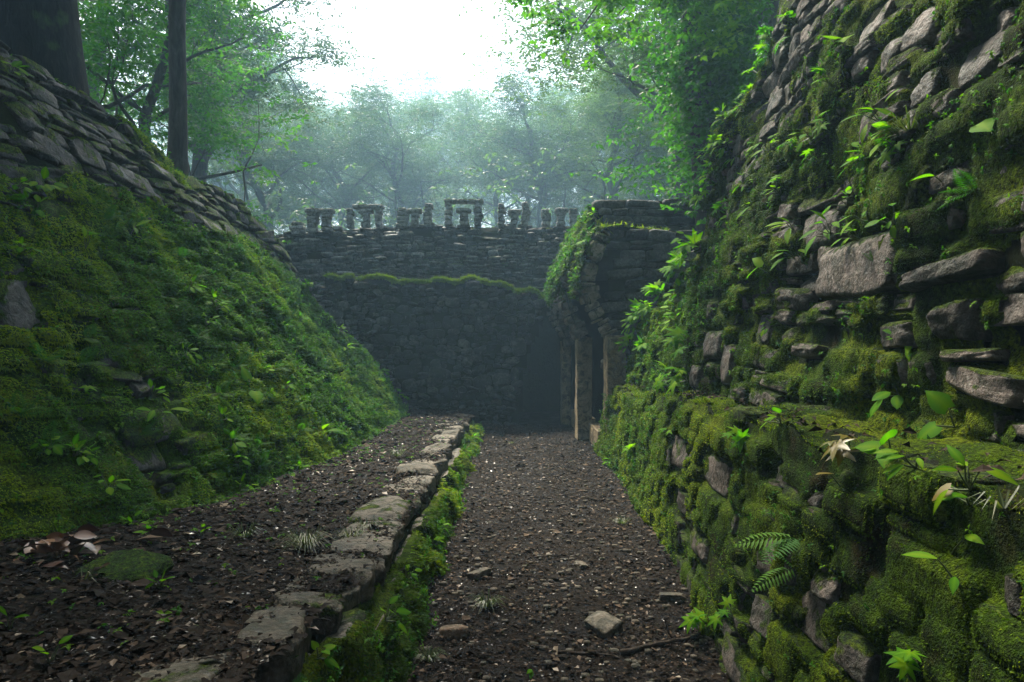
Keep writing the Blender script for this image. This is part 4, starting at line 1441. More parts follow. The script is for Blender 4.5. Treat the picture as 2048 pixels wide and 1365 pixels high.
tag(leaf_soup('fallen_leaves', np.stack([xx, yy, rl_top(yy) - 0.05 + r_.uniform(0, 0.04, n)], -1), norm(np.stack([np.cos(az), np.sin(az), 0 * az], -1)), norm(np.array([-0.2, 0, 1.0]) + r_.normal(0, .35, (n, 3))), Ls, Ls * 0.55, r_.uniform(0.3, 0.9, n), M_litter), label='brown leaves caught on the mossy ledge', kind='stuff')
r_ = np.random.default_rng(62)
n = 3600
yy = r_.uniform(1.8, 12, n); xx = kx(yy) - 0.36 * kz(yy) - r_.random(n) ** 0.6 * 0.36
p = np.stack([xx, yy, kz(yy) + r_.uniform(-0.015, 0.02, n)], -1)
az = r_.uniform(0, 6.28, n)
Ls = r_.uniform(0.012, 0.05, n)
tag(leaf_soup('fallen_leaves', p, norm(np.stack([np.cos(az), np.sin(az), 0 * az], -1)), norm(np.array([0, 0, 1.0]) + r_.normal(0, .25, (n, 3))), Ls, Ls * 0.6, r_.random(n) ** 2, M_litter), label='fallen leaves lying on and between the kerb stones', kind='stuff')
r_ = np.random.default_rng(63)
n = 1100
yy = 1.8 + 9 * r_.random(n) ** 1.8; xx = r_.uniform(-0.6, 1.25, n)
v0, f0 = UNIT['lo'][0]
sz = r_.uniform(0.008, 0.026, n)
V = (v0[None] * sz[:, None, None] * np.array([1, 0.8, 0.55])) + np.stack([xx, yy, path_z(xx, yy) + 0.004], -1)[:, None]
Fc = f0[None] + (np.arange(n) * len(v0))[:, None, None]
tag(link('pebbles', mesh_np('pebbles', V.reshape(-1, 3), Fc.reshape(-1, 4), M_stone_k, True)), kind='stuff', label='small pebbles trodden into the path')


def ground_pt(px, py, zf):
    d = 3.0
    for _ in range(30):
        x = (px - 1024) / F * d
        z = float(zf(np.array([x]), np.array([d]))[0])
        d = (CAMZ - z) * F / (py - 682.5)
    return np.array([(px - 1024) / F * d, d, float(zf(np.array([x]), np.array([d]))[0])])


def rock(px, py, zf, sx, sy, sz_, label, mat, seed, moss=-0.5, rz=0.3, name='rock'):
    p = ground_pt(px, py, zf)
    o = link(name, stone_me('rubble' if mat is M_red else 'kerb', seed % 14, mat))
    o.matrix_basis = Matrix.Translation(Vector(p) + Vector((0, 0, sz_ * 0.18))) @ Matrix.Rotation(rz + seed, 4, 'Z') @ Matrix.Rotation(0.18, 4, 'X') @ Matrix.Diagonal((sx / 2, sy / 2, sz_ / 2, 1))
    o['moss'] = moss
    return tag(o, label, 'rock', kind='thing')


M_red = stone_mat('reddish_rock', [(0.2, (0.06, 0.036, 0.023)), (0.5, (0.13, 0.082, 0.052)), (0.85, (0.21, 0.15, 0.105))], MOSS_R, -0.9, 0.0)
rock(908, 1270, path_z, 0.16, 0.10, 0.075, 'reddish brown stone on the path near the foot of the kerb', M_red, 3)
rock(1205, 1258, path_z, 0.21, 0.15, 0.085, 'pale angular grey stone in the middle of the near path', M_stone_k, 5)
rock(1162, 1135, path_z, 0.10, 0.07, 0.05, 'small pale flat stone further up the middle of the path', M_stone_k, 8)
rock(1345, 1200, path_z, 0.16, 0.10, 0.06, 'half-buried flat stone near the foot of the right wall', M_stone_k, 9)
rock(960, 1150, path_z, 0.16, 0.09, 0.05, 'flat half-buried stone left of the path centre, behind the grass tuft', M_stone_k, 10)
rock(250, 1150, terrace_z, 0.36, 0.26, 0.08, 'moss-topped slab lying in the fallen leaves at the lower left', M_stone_l, 6, 0.9, 0.1, 'mossy_slab')


def twig(px0, py0, px1, py1, zf, rad, label, seed, sag=0.0, name='fallen_branch', forks=1):
    r = np.random.default_rng(seed)
    a, b2 = ground_pt(px0, py0, zf), ground_pt(px1, py1, zf)
    n = 12
    t = np.linspace(0, 1, n)[:, None]
    pts = a * (1 - t) + b2 * t
    pts[:, 0] += np.sin(t[:, 0] * 3.1) * sag
    pts[:, :2] += r.normal(0, rad * 0.5, (n, 2))
    pts[:, 2] = np.array([float(zf(np.array([p[0]]), np.array([p[1]]))[0]) for p in pts]) + rad * 0.9
    g = Geo()
    g.add(*tube(pts, rad, rad * 0.45, 7))
    for k in range(forks):
        i = r.integers(3, 9)
        q, _ = curve(pts[i], norm(pts[i + 1] - pts[i]) + np.array([r.normal(0, 0.6), r.normal(0, 0.6), 0.2]), np.linalg.norm(b2 - a) * 0.25, r, 6, 0.15)
        g.add(*tube(q, rad * 0.5, rad * 0.2, 5))
    me = g.mesh(name, M_twig)
    me.transform(Matrix.Translation(-Vector(a)))
    o = link(name, me, None, a)
    return tag(o, label, 'branch', kind='thing')


twig(1240, 1312, 1395, 1275, path_z, 0.016, 'thick dark branch lying against the foot of the right wall', 1, 0.03)
twig(1060, 1292, 1240, 1322, path_z, 0.010, 'thin dark curved branch across the near path', 2, -0.03)
twig(1130, 1066, 1190, 1058, path_z, 0.008, 'short dark stick across the middle of the path', 3, 0, forks=0)
twig(1005, 1150, 1085, 1155, path_z, 0.007, 'pale broken stick lying on the near path', 4, 0, forks=0)
twig(60, 1165, 235, 1192, terrace_z, 0.006, 'thin bent stick in front of the mossy slab', 5, 0.04)
twig(640, 1000, 660, 985, terrace_z, 0.013, 'short grey piece of wood among the leaves of the shelf', 6, 0, forks=0)
twig(765, 1015, 800, 995, terrace_z, 0.007, 'small curved twig among the leaves near the kerb', 7, 0.05, forks=0)
# a few loose twigs, too many and too thin to single out
g = Geo()
r_ = np.random.default_rng(64)
for k in range(420):
    zf = path_z if k % 2 else terrace_z
    y_ = 1.9 + 8 * r_.random() ** 1.6
    x_ = r_.uniform(-0.55, 1.2) if k % 2 else r_.uniform(float(lb_x(y_)), -0.8)
    az = r_.uniform(0, 3.14)
    L_ = r_.uniform(0.05, 0.22)
    q = np.array([[x_ + math.cos(az) * L_ * t + r_.normal(0, 0.006), y_ + math.sin(az) * L_ * t + r_.normal(0, 0.006), 0] for t in np.linspace(0, 1, 5)])
    q[:, 2] = zf(q[:, 0], q[:, 1]) + 0.008
    rd = r_.uniform(0.0015, 0.004)
    g.add(*tube(q, rd, rd * 0.5, 4))
tag(link('twig_litter', g.mesh('twig_litter', M_twig)), kind='stuff', label='thin broken twigs scattered over the ground')


# ------------------------------------------------------------------ plants
def outline_leaf(name, pts, L, mat, fold=0.12, droop=0.25, stemlen=0.0):
    """leaf blade from a half outline (t along the midrib, half width), relative to length"""
    v, f = [], []
    n = len(pts)
    for t, wd in pts:
        z = -droop * t * t
        v.append((0, t, z))
    for sgn in (1, -1):
        for t, wd in pts:
            tx = t
            if isinstance(wd, tuple): wd, tx = wd
            z = -droop * tx * tx + fold * wd - 0.5 * wd * wd
            v.append((sgn * wd, tx, z))
    f = []
    for i in range(n - 1):
        f.append((i, n + i, n + i + 1, i + 1))
        f.append((i, i + 1, 2 * n + i + 1, 2 * n + i))
    v = np.array(v) * L
    tn = np.concatenate([np.full(n, 0.85), np.full(2 * n, 0.3)])
    me = mesh_np(name, v, np.array(f), mat, True, {'tint': tn})
    return me


HEART = [(0.0, (0.02, 0.0)), (0.06, (0.26, -0.10)), (0.2, (0.40, 0.10)), (0.4, (0.40, 0.36)), (0.6, (0.30, 0.58)), (0.8, (0.15, 0.80)), (1.0, (0.0, 1.0))]
LANCE = [(0.0, 0.015), (0.12, 0.08), (0.3, 0.15), (0.5, 0.17), (0.7, 0.13), (0.87, 0.06), (1.0, 0.0)]
OVAL = [(0.0, 0.02), (0.12, 0.16), (0.3, 0.27), (0.5, 0.30), (0.7, 0.24), (0.88, 0.11), (1.0, 0.0)]


def lobed_leaf(name, L, mat, lobes=7, droop=0.22):
    """palmate leaf: pointed lobes round a centre"""
    v, f = [(0, 0, 0)], []
    outl = []
    amax = R(150)
    for i in range(lobes):
        a = -amax + 2 * amax * i / (lobes - 1)
        ln = 0.62 + 0.38 * math.cos(a * 0.62)
        outl.append((a - amax / lobes * 0.42, ln * 0.72))
        outl.append((a, ln))
        outl.append((a + amax / lobes * 0.42, ln * 0.72))
        if i < lobes - 1:
            outl.append((a + amax / (lobes - 1), ln * 0.46))
    for a, ln in outl:
        x, y_ = math.sin(a) * ln, math.cos(a) * ln
        v.append((x * 0.55, y_ * 0.55, 0.05 * abs(math.sin(a * 3)) - droop * 0.3 * ln * ln))
    m = len(outl)
    for a, ln in outl:
        x, y_ = math.sin(a) * ln, math.cos(a) * ln
        v.append((x, y_, -droop * ln * ln))
    fs3, fs4 = [], []
    for i in range(m - 1):
        fs3.append((0, 2 + i, 1 + i))
        fs4.append((1 + i, 2 + i, m + 2 + i, m + 1 + i))
    v = np.array(v) * L * 0.62
    return mesh_np(name, v, [np.array(fs3), np.array(fs4)], mat, True, {'tint': np.concatenate([[0.85], np.full(m, 0.6), np.full(m, 0.25)])})


def frond_mesh(L, mat, pairs=13):
    pos, d, nr, Ls = [], [], [], []
    for i in range(pairs):
        t = (i + 1) / (pairs + 1)
        p = np.array([0, t * L, -0.35 * t * t * L])
        ln = L * 0.34 * math.sin(math.pi * (0.12 + 0.88 * t) ** 0.8) + 0.01
        for s in (1, -1):
            pos.append(p); d.append((s, 0.35, -0.15)); nr.append((0.1 * s, 0.3, 1)); Ls.append(ln)
    pos, d, nr, Ls = np.array(pos), norm(np.array(d)), norm(np.array(nr)), np.array(Ls)
    v, f = leaves_geo(pos, d, nr, Ls, np.full(len(Ls), L * 0.055), 0.1, 0.15)
    a, b2 = tube(np.array([[0, t * L, -0.35 * t * t * L] for t in np.linspace(0, 1, 8)]), L * 0.008, L * 0.003, 4)
    tri = np.concatenate([b2[:, [0, 1, 2]], b2[:, [0, 2, 3]]])
    return mesh_np('frond', np.concatenate([v, a]), np.concatenate([f, tri + len(v)]), mat, False, {'tint': np.full(len(v) + len(a), 0.45)})


LEAF = {
    'heart': outline_leaf('leaf', HEART, 1.0, M_big),
    'lance': outline_leaf('leaf', LANCE, 1.0, M_big, 0.15, 0.35),
    'oval': outline_leaf('leaf', OVAL, 1.0, M_big),
    'lobed': lobed_leaf('leaf', 1.0, M_big),
    'yellow': lobed_leaf('leaf', 1.0, M_yellow),
    'yheart': outline_leaf('leaf', HEART, 1.0, M_yellow),
    'fern': frond_mesh(1.0, M_small),
    'brown': outline_leaf('leaf', OVAL, 1.0, M_litter, 0.3, 0.3),
}


def orient(d, n):
    """matrix whose Y is the leaf direction and Z its upper face"""
    y_ = norm(np.array(d, float)); z = np.array(n, float); z = z - y_ * (z @ y_); z = norm(z)
    x = np.cross(y_, z)
    return Matrix(((x[0], y_[0], z[0]), (x[1], y_[1], z[1]), (x[2], y_[2], z[2])))


def plant(base, nrm, kind, nleaf, L, label, seed, name=None, spread=0.9, stem=0.12, group=None, cat='plant', outdir=None):
    r = np.random.default_rng(seed)
    rt = root(name or {'fern': 'fern', 'lobed': 'broadleaf_plant', 'heart': 'heart_leaf_plant', 'lance': 'lance_leaf_plant', 'oval': 'leafy_plant', 'yellow': 'yellowing_plant', 'yheart': 'yellowing_plant'}[kind], label, cat, base, group)
    nrm = np.array(nrm, float)
    g = Geo()
    for k in range(nleaf):
        az = rand_dirs(1, r)[0]
        grow = norm(nrm * 0.9 + np.array([0, 0, 0.55]) + az * spread)
        sl = stem * r.uniform(0.6, 1.3)
        pts, d = curve((0, 0, 0), grow, sl, r, 5, 0.12, 0.02)
        if kind != 'fern':
            g.add(*tube(pts, max(0.0035, L * 0.012), 0.002, 4))
        ll = L * r.uniform(0.7, 1.15)
        dirn = norm(d * 0.6 + np.array([0, 0, -0.55]) + nrm * 0.35 + az * 0.4) if kind != 'fern' else norm(grow + np.array([0, 0, -0.2]))
        up = norm(np.array([0, -0.25, 1.0]) + nrm * 0.55 + r.normal(0, 0.25, 3))
        M = orient(dirn, up).to_4x4()
        o = link('frond' if kind == 'fern' else 'leaf', LEAF[kind], rt)
        p = pts[-1] if kind != 'fern' else pts[0]
        o.matrix_basis = Matrix.Translation(Vector(p)) @ M @ Matrix.Scale(ll, 4)
    if g.v:
        me = g.mesh('stem', M_stem)
        link('stem', me, rt)
    return rt


def on_wall(key, px, py):
    W = WALLS[key]
    B = W.get('B', W['PP'])
    y_ = np.maximum(B[..., 1], 0.3)
    qx = 1024 + B[..., 0] / y_ * F
    qy = 682.5 - (B[..., 2] - CAMZ) / y_ * F
    dd = (qx - px) ** 2 + (qy - py) ** 2 + np.where(W['VV'] > W['top'](W['UU']), 1e6, 0)
    i = np.unravel_index(np.argmin(dd), dd.shape)
    return B[i], W['NN'][i]


RP = [  # px, py, wall, kind, leaves, length, label
    (1690, 95, 'rup', 'heart', 2, 0.14, 'broad pale green leaf high on the right wall near the top edge'),
    (1655, 165, 'rup', 'lobed', 3, 0.11, 'lobed green leaves below the broad leaf high on the right wall'),
    (1660, 250, 'rup', 'lobed', 3, 0.11, 'cluster of lobed leaves beside a dark hollow, upper right wall'),
    (1630, 320, 'rup', 'lobed', 3, 0.10, 'small lobed leaves hanging under the dark hollow of the upper right wall'),
    (1500, 190, 'rup', 'lobed', 4, 0.10, 'bright lobed leaves on the sloping top edge of the right wall'),
    (1545, 75, 'rup', 'lobed', 3, 0.10, 'bright lobed leaves on the topmost visible edge of the right wall'),
    (1440, 290, 'rup', 'lobed', 5, 0.12, 'bright vine leaves running down the upper left edge of the right wall'),
    (1405, 330, 'rup', 'lobed', 4, 0.10, 'vine leaves at the left edge of the right wall, beside the reddish stones'),
    (1520, 290, 'rup', 'oval', 3, 0.09, 'thin climbing stem with oval leaves right of the reddish stones'),
    (1620, 275, 'rup', 'oval', 5, 0.08, 'small oval-leaved sprig under the dark hollow'),
    (1760, 245, 'rup', 'lance', 5, 0.15, 'arching lance-leaved plant in the middle of the upper right wall'),
    (1800, 270, 'rup', 'oval', 6, 0.10, 'dense green leaf cluster beside the grass tuft on the right wall'),
    (1735, 320, 'rup', 'oval', 7, 0.09, 'low sprawling leaf cluster left of the grass tuft on the right wall'),
    (1945, 270, 'rup', 'heart', 1, 0.13, 'single large heart-shaped leaf on a red stalk near the right border'),
    (1895, 375, 'rup', 'lance', 1, 0.17, 'single pale grey-green hanging leaf, right part of the wall'),
    (1950, 385, 'rup', 'fern', 4, 0.12, 'small fern in a joint near the right border'),
    (1560, 370, 'rup', 'lobed', 3, 0.13, 'lobed leaf cluster in the centre of the right wall above the tan stone'),
    (1445, 425, 'rup', 'lobed', 5, 0.14, 'bright lobed leaves left of centre on the right wall'),
    (1510, 420, 'rup', 'lance', 3, 0.15, 'long shining leaves between the two lobed clusters of the right wall'),
    (1590, 460, 'rup', 'lance', 4, 0.16, 'long drooping leaves just above left of the tan stone'),
    (1650, 470, 'rup', 'lance', 2, 0.14, 'dark green pointed leaf at the upper left corner of the tan stone'),
    (1535, 545, 'rup', 'heart', 2, 0.13, 'two leaves with a pale underside left of the tan stone'),
    (1752, 525, 'rup', 'fern', 3, 0.08, 'tiny fern growing against the tan stone'),
    (1390, 505, 'rup', 'lobed', 5, 0.24, 'large star-lobed leaves on the shoulder where the wall drops'),
    (1335, 520, 'rup', 'lobed', 4, 0.22, 'large lobed leaves overhanging the temple front from the wall shoulder'),
    (1310, 560, 'rup', 'oval', 9, 0.10, 'sprigs of oval leaves on the mossy shoulder of the right wall'),
    (1265, 590, 'rup', 'lobed', 5, 0.20, 'bright plant at the corner nearest the temple doorways'),
    (1250, 640, 'rup', 'oval', 10, 0.09, 'hanging leafy cluster at the low far end of the right wall'),
    (1300, 650, 'rup', 'oval', 9, 0.08, 'dense bright leaves in the middle of the mossy shoulder'),
    (1350, 600, 'rup', 'oval', 8, 0.08, 'leafy sprig on the upper part of the mossy shoulder'),
    (1290, 730, 'rup', 'lobed', 4, 0.12, 'small plant just above the far end of the green ledge'),
    (1545, 655, 'rup', 'oval', 5, 0.06, 'little sprig in a joint below the tan stone'),
    (1820, 690, 'rup', 'lance', 5, 0.08, 'thin climbing sprig right of the tan stone'),
    (1800, 790, 'rup', 'oval', 4, 0.09, 'pale leaves of a sprig low on the right wall'),
    (1910, 850, 'rup', 'heart', 2, 0.085, 'large wet leaf with white flecks standing on the ledge at the right'),
    (1560, 850, 'rlow', 'oval', 5, 0.06, 'small leaves lying on the ledge left of the yellowing plant'),
    (1490, 895, 'rlow', 'lobed', 4, 0.13, 'lobed leaves hanging over the front of the ledge'),
    (1690, 870, 'rlow', 'yellow', 4, 0.12, 'plant with big yellowing lobed leaves on the ledge'),
    (1770, 880, 'rlow', 'heart', 4, 0.07, 'green leaves on the ledge right of the yellowing plant'),
    (1850, 890, 'rlow', 'lance', 6, 0.07, 'low pointed leaves on the ledge below the large wet leaf'),
    (1960, 920, 'rlow', 'lance', 5, 0.08, 'curved leaves on the ledge near the right border'),
    (1680, 975, 'rlow', 'yheart', 1, 0.08, 'single drooping yellow leaf below the yellowing plant'),
    (1960, 965, 'rlow', 'yheart', 1, 0.07, 'single orange-brown leaf on the ledge near the right border'),
    (1940, 1010, 'rlow', 'oval', 3, 0.05, 'tiny seedling on the thick moss below the ledge'),
    (1590, 1075, 'rlow', 'fern', 2, 0.20, 'upper fern frond on the face of the lower wall'),
    (1590, 1135, 'rlow', 'fern', 3, 0.18, 'lower fern with wet shining fronds on the face of the lower wall'),
    (1905, 1115, 'rlow', 'lance', 1, 0.10, 'flat dark leaf sticking out of the lower wall at the right'),
    (1915, 1175, 'rlow', 'lance', 2, 0.09, 'pair of hanging leaves below the flat dark leaf'),
    (1840, 1330, 'rlow', 'lobed', 3, 0.10, 'lobed leaf at the bottom edge of the lower wall'),
    (1415, 1250, 'rlow', 'lobed', 4, 0.13, 'star-lobed seedling at the foot of the lower wall'),
    (1470, 1235, 'rlow', 'lobed', 3, 0.10, 'wet pale lobed leaves beside the star-lobed seedling'),
    (1270, 905, 'rlow', 'lobed', 5, 0.16, 'bright drooping leaves low on the far end of the lower wall'),
    (1225, 925, 'rlow', 'oval', 10, 0.09, 'vine of small bright leaves at the far bottom end of the lower wall'),
    (1240, 965, 'rlow', 'oval', 6, 0.10, 'bright leaves touching the path at the far end of the lower wall'),
    (1340, 870, 'rlow', 'lobed', 4, 0.10, 'small green plant in the middle of the far lower wall'),
    (1180, 490, 'side', 'lobed', 4, 0.16, 'bright weed high on the mossy roof of the temple'),
    (1195, 430, 'side', 'oval', 7, 0.10, 'bright leaves on the top of the temple roof slope'),
]
for i, (px, py, wk, kd, nl, L_, lb) in enumerate(RP):
    b, nn = on_wall(wk, px, py)
    L_ = min(L_, 0.12) if (wk == 'rup' and px > 1420) else L_
    plant(b, nn, kd, nl, L_, lb, 400 + i, stem=0.03 + L_ * 0.35)

r_ = np.random.default_rng(77)
for i in range(26):
    px, py = r_.uniform(1215, 1400), r_.uniform(470, 770)
    b, nn = on_wall('rup', px, py)
    plant(b, nn, ('oval', 'lobed', 'oval')[i % 3], (9, 4, 12)[i % 3], (0.10, 0.22, 0.075)[i % 3], 'bright green sprig hanging among many on the mossy shoulder of the right wall', 800 + i, 'hanging_sprig', stem=0.14, group='sprigs on the mossy shoulder')
for i in range(16):
    t = r_.random()
    px, py = 1375 + 190 * t ** 1.3 + r_.uniform(-8, 45), 400 - 390 * t + r_.uniform(-10, 30)
    b, nn = on_wall('rup', px, py)
    plant(b, nn, ('lobed', 'oval')[i % 2], (4, 8)[i % 2], (0.12, 0.07)[i % 2], 'vine sprig trailing along the upper left rim of the right wall', 840 + i, 'vine_sprig', stem=0.09, group='vine sprigs on the rim of the right wall')
for i in range(16):
    px, py = r_.uniform(1420, 1800), r_.uniform(280, 520)
    b, nn = on_wall('rup', px, py)
    plant(b, nn, ('oval', 'lance', 'lobed')[i % 3], (7, 4, 4)[i % 3], (0.06, 0.11, 0.09)[i % 3], 'small weed rooted in the mossy joints of the upper right wall', 860 + i, 'wall_weed', stem=0.07, group='weeds in the upper right wall')
for i in range(34):
    px, py = r_.uniform(0, 700), r_.uniform(330, 1000)
    b, nn = on_wall('left', px, py)
    if py < 330 + px * 0.2: continue
    plant(b, nn, ('fern', 'oval')[i % 2], (5, 9)[i % 2], (0.15, 0.07)[i % 2], 'small fern or leafy weed growing in the moss of the left bank', 880 + i, 'bank_weed', stem=0.07, group='weeds in the moss of the left bank')

LP = [
    (20, 150, 'oval', 9, 0.10, 'bright leaf cluster at the left border below the dark trunk'),
    (85, 385, 'oval', 8, 0.09, 'bright oval-leaved weed on the upper left bank'),
    (75, 430, 'oval', 6, 0.08, 'shining leaves just below the bright oval-leaved weed'),
    (25, 400, 'fern', 5, 0.16, 'feathery fern at the left border of the bank'),
    (210, 440, 'fern', 5, 0.16, 'yellow-green fern in the upper part of the left bank'),
    (170, 500, 'lance', 4, 0.12, 'long green leaves below the yellow-green fern'),
    (260, 470, 'lance', 3, 0.13, 'pointed leaves right of the yellow-green fern'),
    (225, 265, 'lance', 1, 0.16, 'single hanging leaf on the bare stones near the top of the bank'),
    (375, 585, 'oval', 9, 0.09, 'bright leafy patch in the middle of the left bank'),
    (430, 620, 'oval', 8, 0.08, 'second leafy patch just right of the middle one'),
    (170, 675, 'fern', 4, 0.15, 'fern left of the moss streak in the middle of the bank'),
    (90, 720, 'fern', 5, 0.17, 'dark fern at mid height near the left border'),
    (180, 785, 'lobed', 2, 0.13, 'pale wet leaf on the lower left bank'),
    (30, 830, 'fern', 5, 0.14, 'bright fern low at the left border'),
    (310, 840, 'lance', 4, 0.12, 'small plant with one yellow-green upright leaf on the lower bank'),
    (500, 780, 'heart', 2, 0.14, 'bright heart-shaped leaf in the lower middle of the bank'),
    (215, 985, 'oval', 6, 0.07, 'shining leaves beside the bare stones low on the bank'),
    (460, 890, 'oval', 6, 0.09, 'leafy sprig on the lower right part of the bank'),
    (470, 925, 'oval', 6, 0.08, 'green leaves above the pale bare stone low on the bank'),
    (640, 880, 'lance', 4, 0.18, 'long bright leaves at the foot of the bank'),
    (690, 700, 'oval', 8, 0.10, 'leaf patch on the right end of the bank below the broken block'),
    (600, 640, 'oval', 8, 0.10, 'leaf patch on the upper right part of the bank'),
    (805, 790, 'lobed', 4, 0.16, 'sunlit yellow-green plant on the right rim of the bank'),
    (770, 745, 'lobed', 4, 0.14, 'sunlit plant higher up the right rim of the bank'),
    (260, 1060, 'oval', 8, 0.06, 'low leaves at the foot of the bank left of the fallen leaves'),
    (480, 985, 'oval', 6, 0.07, 'yellow-green weed where the bank meets the shelf'),
]
for i, (px, py, kd, nl, L_, lb) in enumerate(LP):
    b, nn = on_wall('left', px, py)
    plant(b, nn, kd, nl, L_ * 1.1, lb, 500 + i, stem=0.05 + L_ * 0.5)

KP = [
    (945, 880, 'oval', 14, 0.09, 'bright green weed at the far end of the kerb'),
    (925, 910, 'oval', 12, 0.08, 'second bright weed just in front of the one at the far end of the kerb'),
    (915, 975, 'fern', 4, 0.14, 'small fern hanging on the far part of the kerb'),
    (880, 1060, 'oval', 14, 0.05, 'small-leaved creeper on the middle of the kerb side'),
    (865, 1090, 'oval', 12, 0.05, 'small-leaved creeper lower down the kerb side, touching the path'),
    (810, 1160, 'oval', 9, 0.045, 'pale small leaves on the kerb side below the mossy stones'),
    (765, 1240, 'oval', 6, 0.08, 'pale-leaved seedling with spread leaves on the near kerb side'),
    (640, 1320, 'heart', 5, 0.05, 'round-leaved seedling under the nearest kerb stones'),
    (560, 1350, 'fern', 5, 0.12, 'yellow-green fern at the bottom edge in front of the kerb'),
]
for i, (px, py, kd, nl, L_, lb) in enumerate(KP):
    b, nn = on_wall('kerb', px, py)
    plant(b, nn, kd, nl, L_, lb, 600 + i, stem=0.04 + L_ * 0.4)
GP = [
    (320, 1180, 'oval', 7, 0.05, 'little seedling right of the mossy slab'),
    (400, 1075, 'oval', 6, 0.05, 'small weed among the brown leaves below the bank'),
    (300, 1075, 'heart', 3, 0.05, 'seedling with one pale leaf below the bank'),
    (20, 1260, 'lance', 3, 0.08, 'dark seedling at the left border of the shelf'),
    (100, 1330, 'oval', 4, 0.04, 'tiny seedling at the bottom left of the shelf'),
]
for i, (px, py, kd, nl, L_, lb) in enumerate(GP):
    plant(ground_pt(px, py, terrace_z), (0, 0, 1), kd, nl, L_, lb, 700 + i, stem=0.05)
plant(ground_pt(1065, 1345, path_z), (0, 0, 1), 'lance', 2, 0.06, 'single green leaf at the bottom edge of the path', 720, stem=0.03)


def tussock(p, L, n, label, seed, nrm=(0, 0, 1)):
    r = np.random.default_rng(seed)
    rt = root('grass_tuft', label, 'grass tuft', p)
    az = r.uniform(0, 6.28, n)
    d = norm(np.stack([np.cos(az), np.sin(az), r.uniform(0.25, 1.3, n)], -1) + np.array(nrm) * 0.3)
    pos = np.stack([np.cos(az), np.sin(az), 0 * az], -1) * r.uniform(0, 0.03, (n, 1))
    Ls = L * r.uniform(0.5, 1.1, n)
    o = blades('blade', pos, d, np.tile(np.array([0, 0, 1.0]), (n, 1)), Ls, np.full(n, 0.0055), r.random(n), M_grass, rt, (0, 0, 0), 0.45)
    tag(o, kind='stuff')


tussock(ground_pt(612, 1100, terrace_z), 0.26, 150, 'large drooping grass tuft on the shelf', 1)
tussock(ground_pt(705, 1080, terrace_z), 0.16, 80, 'small brownish grass tuft right of the large one', 2)
tussock(ground_pt(735, 1060, terrace_z), 0.14, 60, 'dry brown grass tuft nearest the kerb on the shelf', 3)
tussock(ground_pt(490, 1075, terrace_z), 0.17, 60, 'thin olive grass tuft left of the large one', 4)
tussock(ground_pt(975, 1215, path_z), 0.17, 90, 'green grass tuft on the near path beside the kerb', 5)
tussock(ground_pt(860, 1320, path_z), 0.12, 70, 'olive grass clump at the foot of the nearest kerb', 6)
tussock(ground_pt(1243, 1048, path_z), 0.14, 50, 'dark grass tuft on the path near the right wall', 7)
tussock(ground_pt(795, 915, terrace_z), 0.22, 60, 'brown grass tuft on the shelf at the far foot of the bank', 8)
tussock(ground_pt(1022, 888, path_z), 0.10, 40, 'tiny dark tuft far along the path', 9)
b, nn = on_wall('rup', 1815, 260)
tussock(b, 0.22, 45, 'grass tuft with long arching blades high on the right wall', 10, nn)
b, nn = on_wall('rlow', 2030, 930)
tussock(b, 0.14, 14, 'few long grass blades on the ledge at the right border', 11, nn)
tussock(ground_pt(165, 1165, terrace_z), 0.14, 9, 'star of pale grass blades in front of the brown leaf heap', 12)

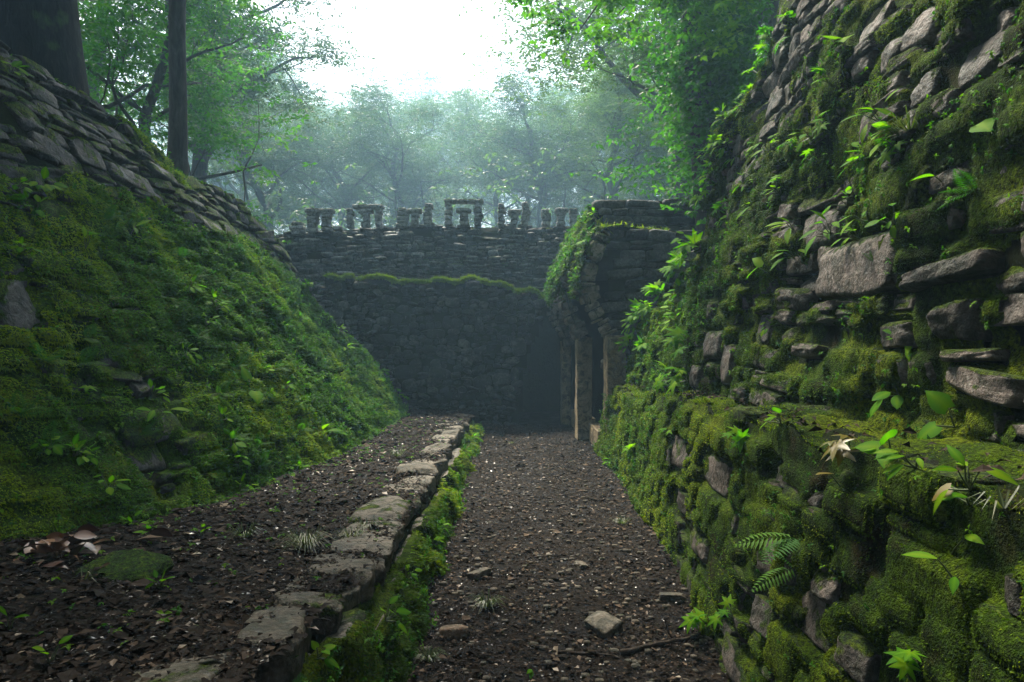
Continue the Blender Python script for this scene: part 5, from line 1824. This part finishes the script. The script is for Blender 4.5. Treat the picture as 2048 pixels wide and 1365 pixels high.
r_ = np.random.default_rng(31)
n = 520
yy = 2.2 + 9 * r_.random(n) ** 1.3
edge_ = lb_x(yy)
xx = edge_ + (-0.78 - edge_) * r_.random(n) ** 2.2
kk = 5
az = r_.uniform(0, 6.28, n * kk)
Ls = np.repeat(r_.uniform(0.012, 0.032, n), kk)
b0 = np.repeat(np.stack([xx, yy, terrace_z(xx, yy) + r_.uniform(0.008, 0.045, n)], -1), kk, 0)
tag(leaf_soup('seedlings', b0, norm(np.stack([np.cos(az), np.sin(az), r_.normal(0.1, 0.3, n * kk)], -1)), norm(np.array([0, 0, 1.0]) + r_.normal(0, 0.3, (n * kk, 3))), Ls, Ls * 0.6, np.repeat(r_.random(n), kk), M_small), kind='stuff', label='tiny green seedlings sprouting through the litter of the shelf')

# heap of big brown leaves
hp = ground_pt(125, 1130, terrace_z)
heap = root('leaf_heap', 'heap of large curled reddish brown leaves at the left of the shelf', 'leaf heap', hp)
r_ = np.random.default_rng(9)
M_rust = leaf_mat('rusty_leaves', [(0.1, (0.045, 0.020, 0.014)), (0.5, (0.12, 0.052, 0.030)), (0.9, (0.22, 0.11, 0.06))], 0.0, 0.38, 0.5, 0.9)
rust = outline_leaf('leaf', OVAL, 1.0, M_rust, 0.35, 0.35)
for k in range(34):
    p = r_.normal(0, 1, 3) * np.array([0.16, 0.11, 0.03]) + np.array([0, 0, 0.05])
    p[2] = max(p[2], 0.02) + 0.08 * math.exp(-(p[0] ** 2 + p[1] ** 2) * 40)
    d = norm(r_.normal(0, 1, 3) * np.array([1, 1, 0.35]))
    o = link('leaf', rust, heap)
    o.matrix_basis = Matrix.Translation(Vector(p)) @ orient(d, norm(np.array([0, 0, 1]) + r_.normal(0, 0.5, 3))).to_4x4() @ Matrix.Scale(r_.uniform(0.08, 0.14), 4)

# ------------------------------------------------------------------ mist
bm = bmesh.new()
bmesh.ops.create_cube(bm, size=1)
hz = bpy.data.meshes.new('haze')
bm.to_mesh(hz); bm.free()
mh = bpy.data.materials.new('mist')
mh.use_nodes = True
nt = mh.node_tree
nt.nodes.remove(nt.nodes['Principled BSDF'])
pv = nt.nodes.new('ShaderNodeVolumePrincipled')
pv.inputs['Color'].default_value = (0.45, 0.73, 1.0, 1)
pv.inputs['Density'].default_value = 0.0040
pv.inputs['Anisotropy'].default_value = 0.35
nt.links.new(pv.outputs[0], nt.nodes['Material Output'].inputs['Volume'])
hz.materials.append(mh)
top_z = max((o.matrix_basis.translation.z for o in bpy.data.objects), default=10)
ho = link('haze', hz)
ho.scale = (238, 258, 61)
ho.location = (0, 80, 61 / 2 - 1.6)
tag(ho, kind='stuff', label='pale mist filling the forest clearing')
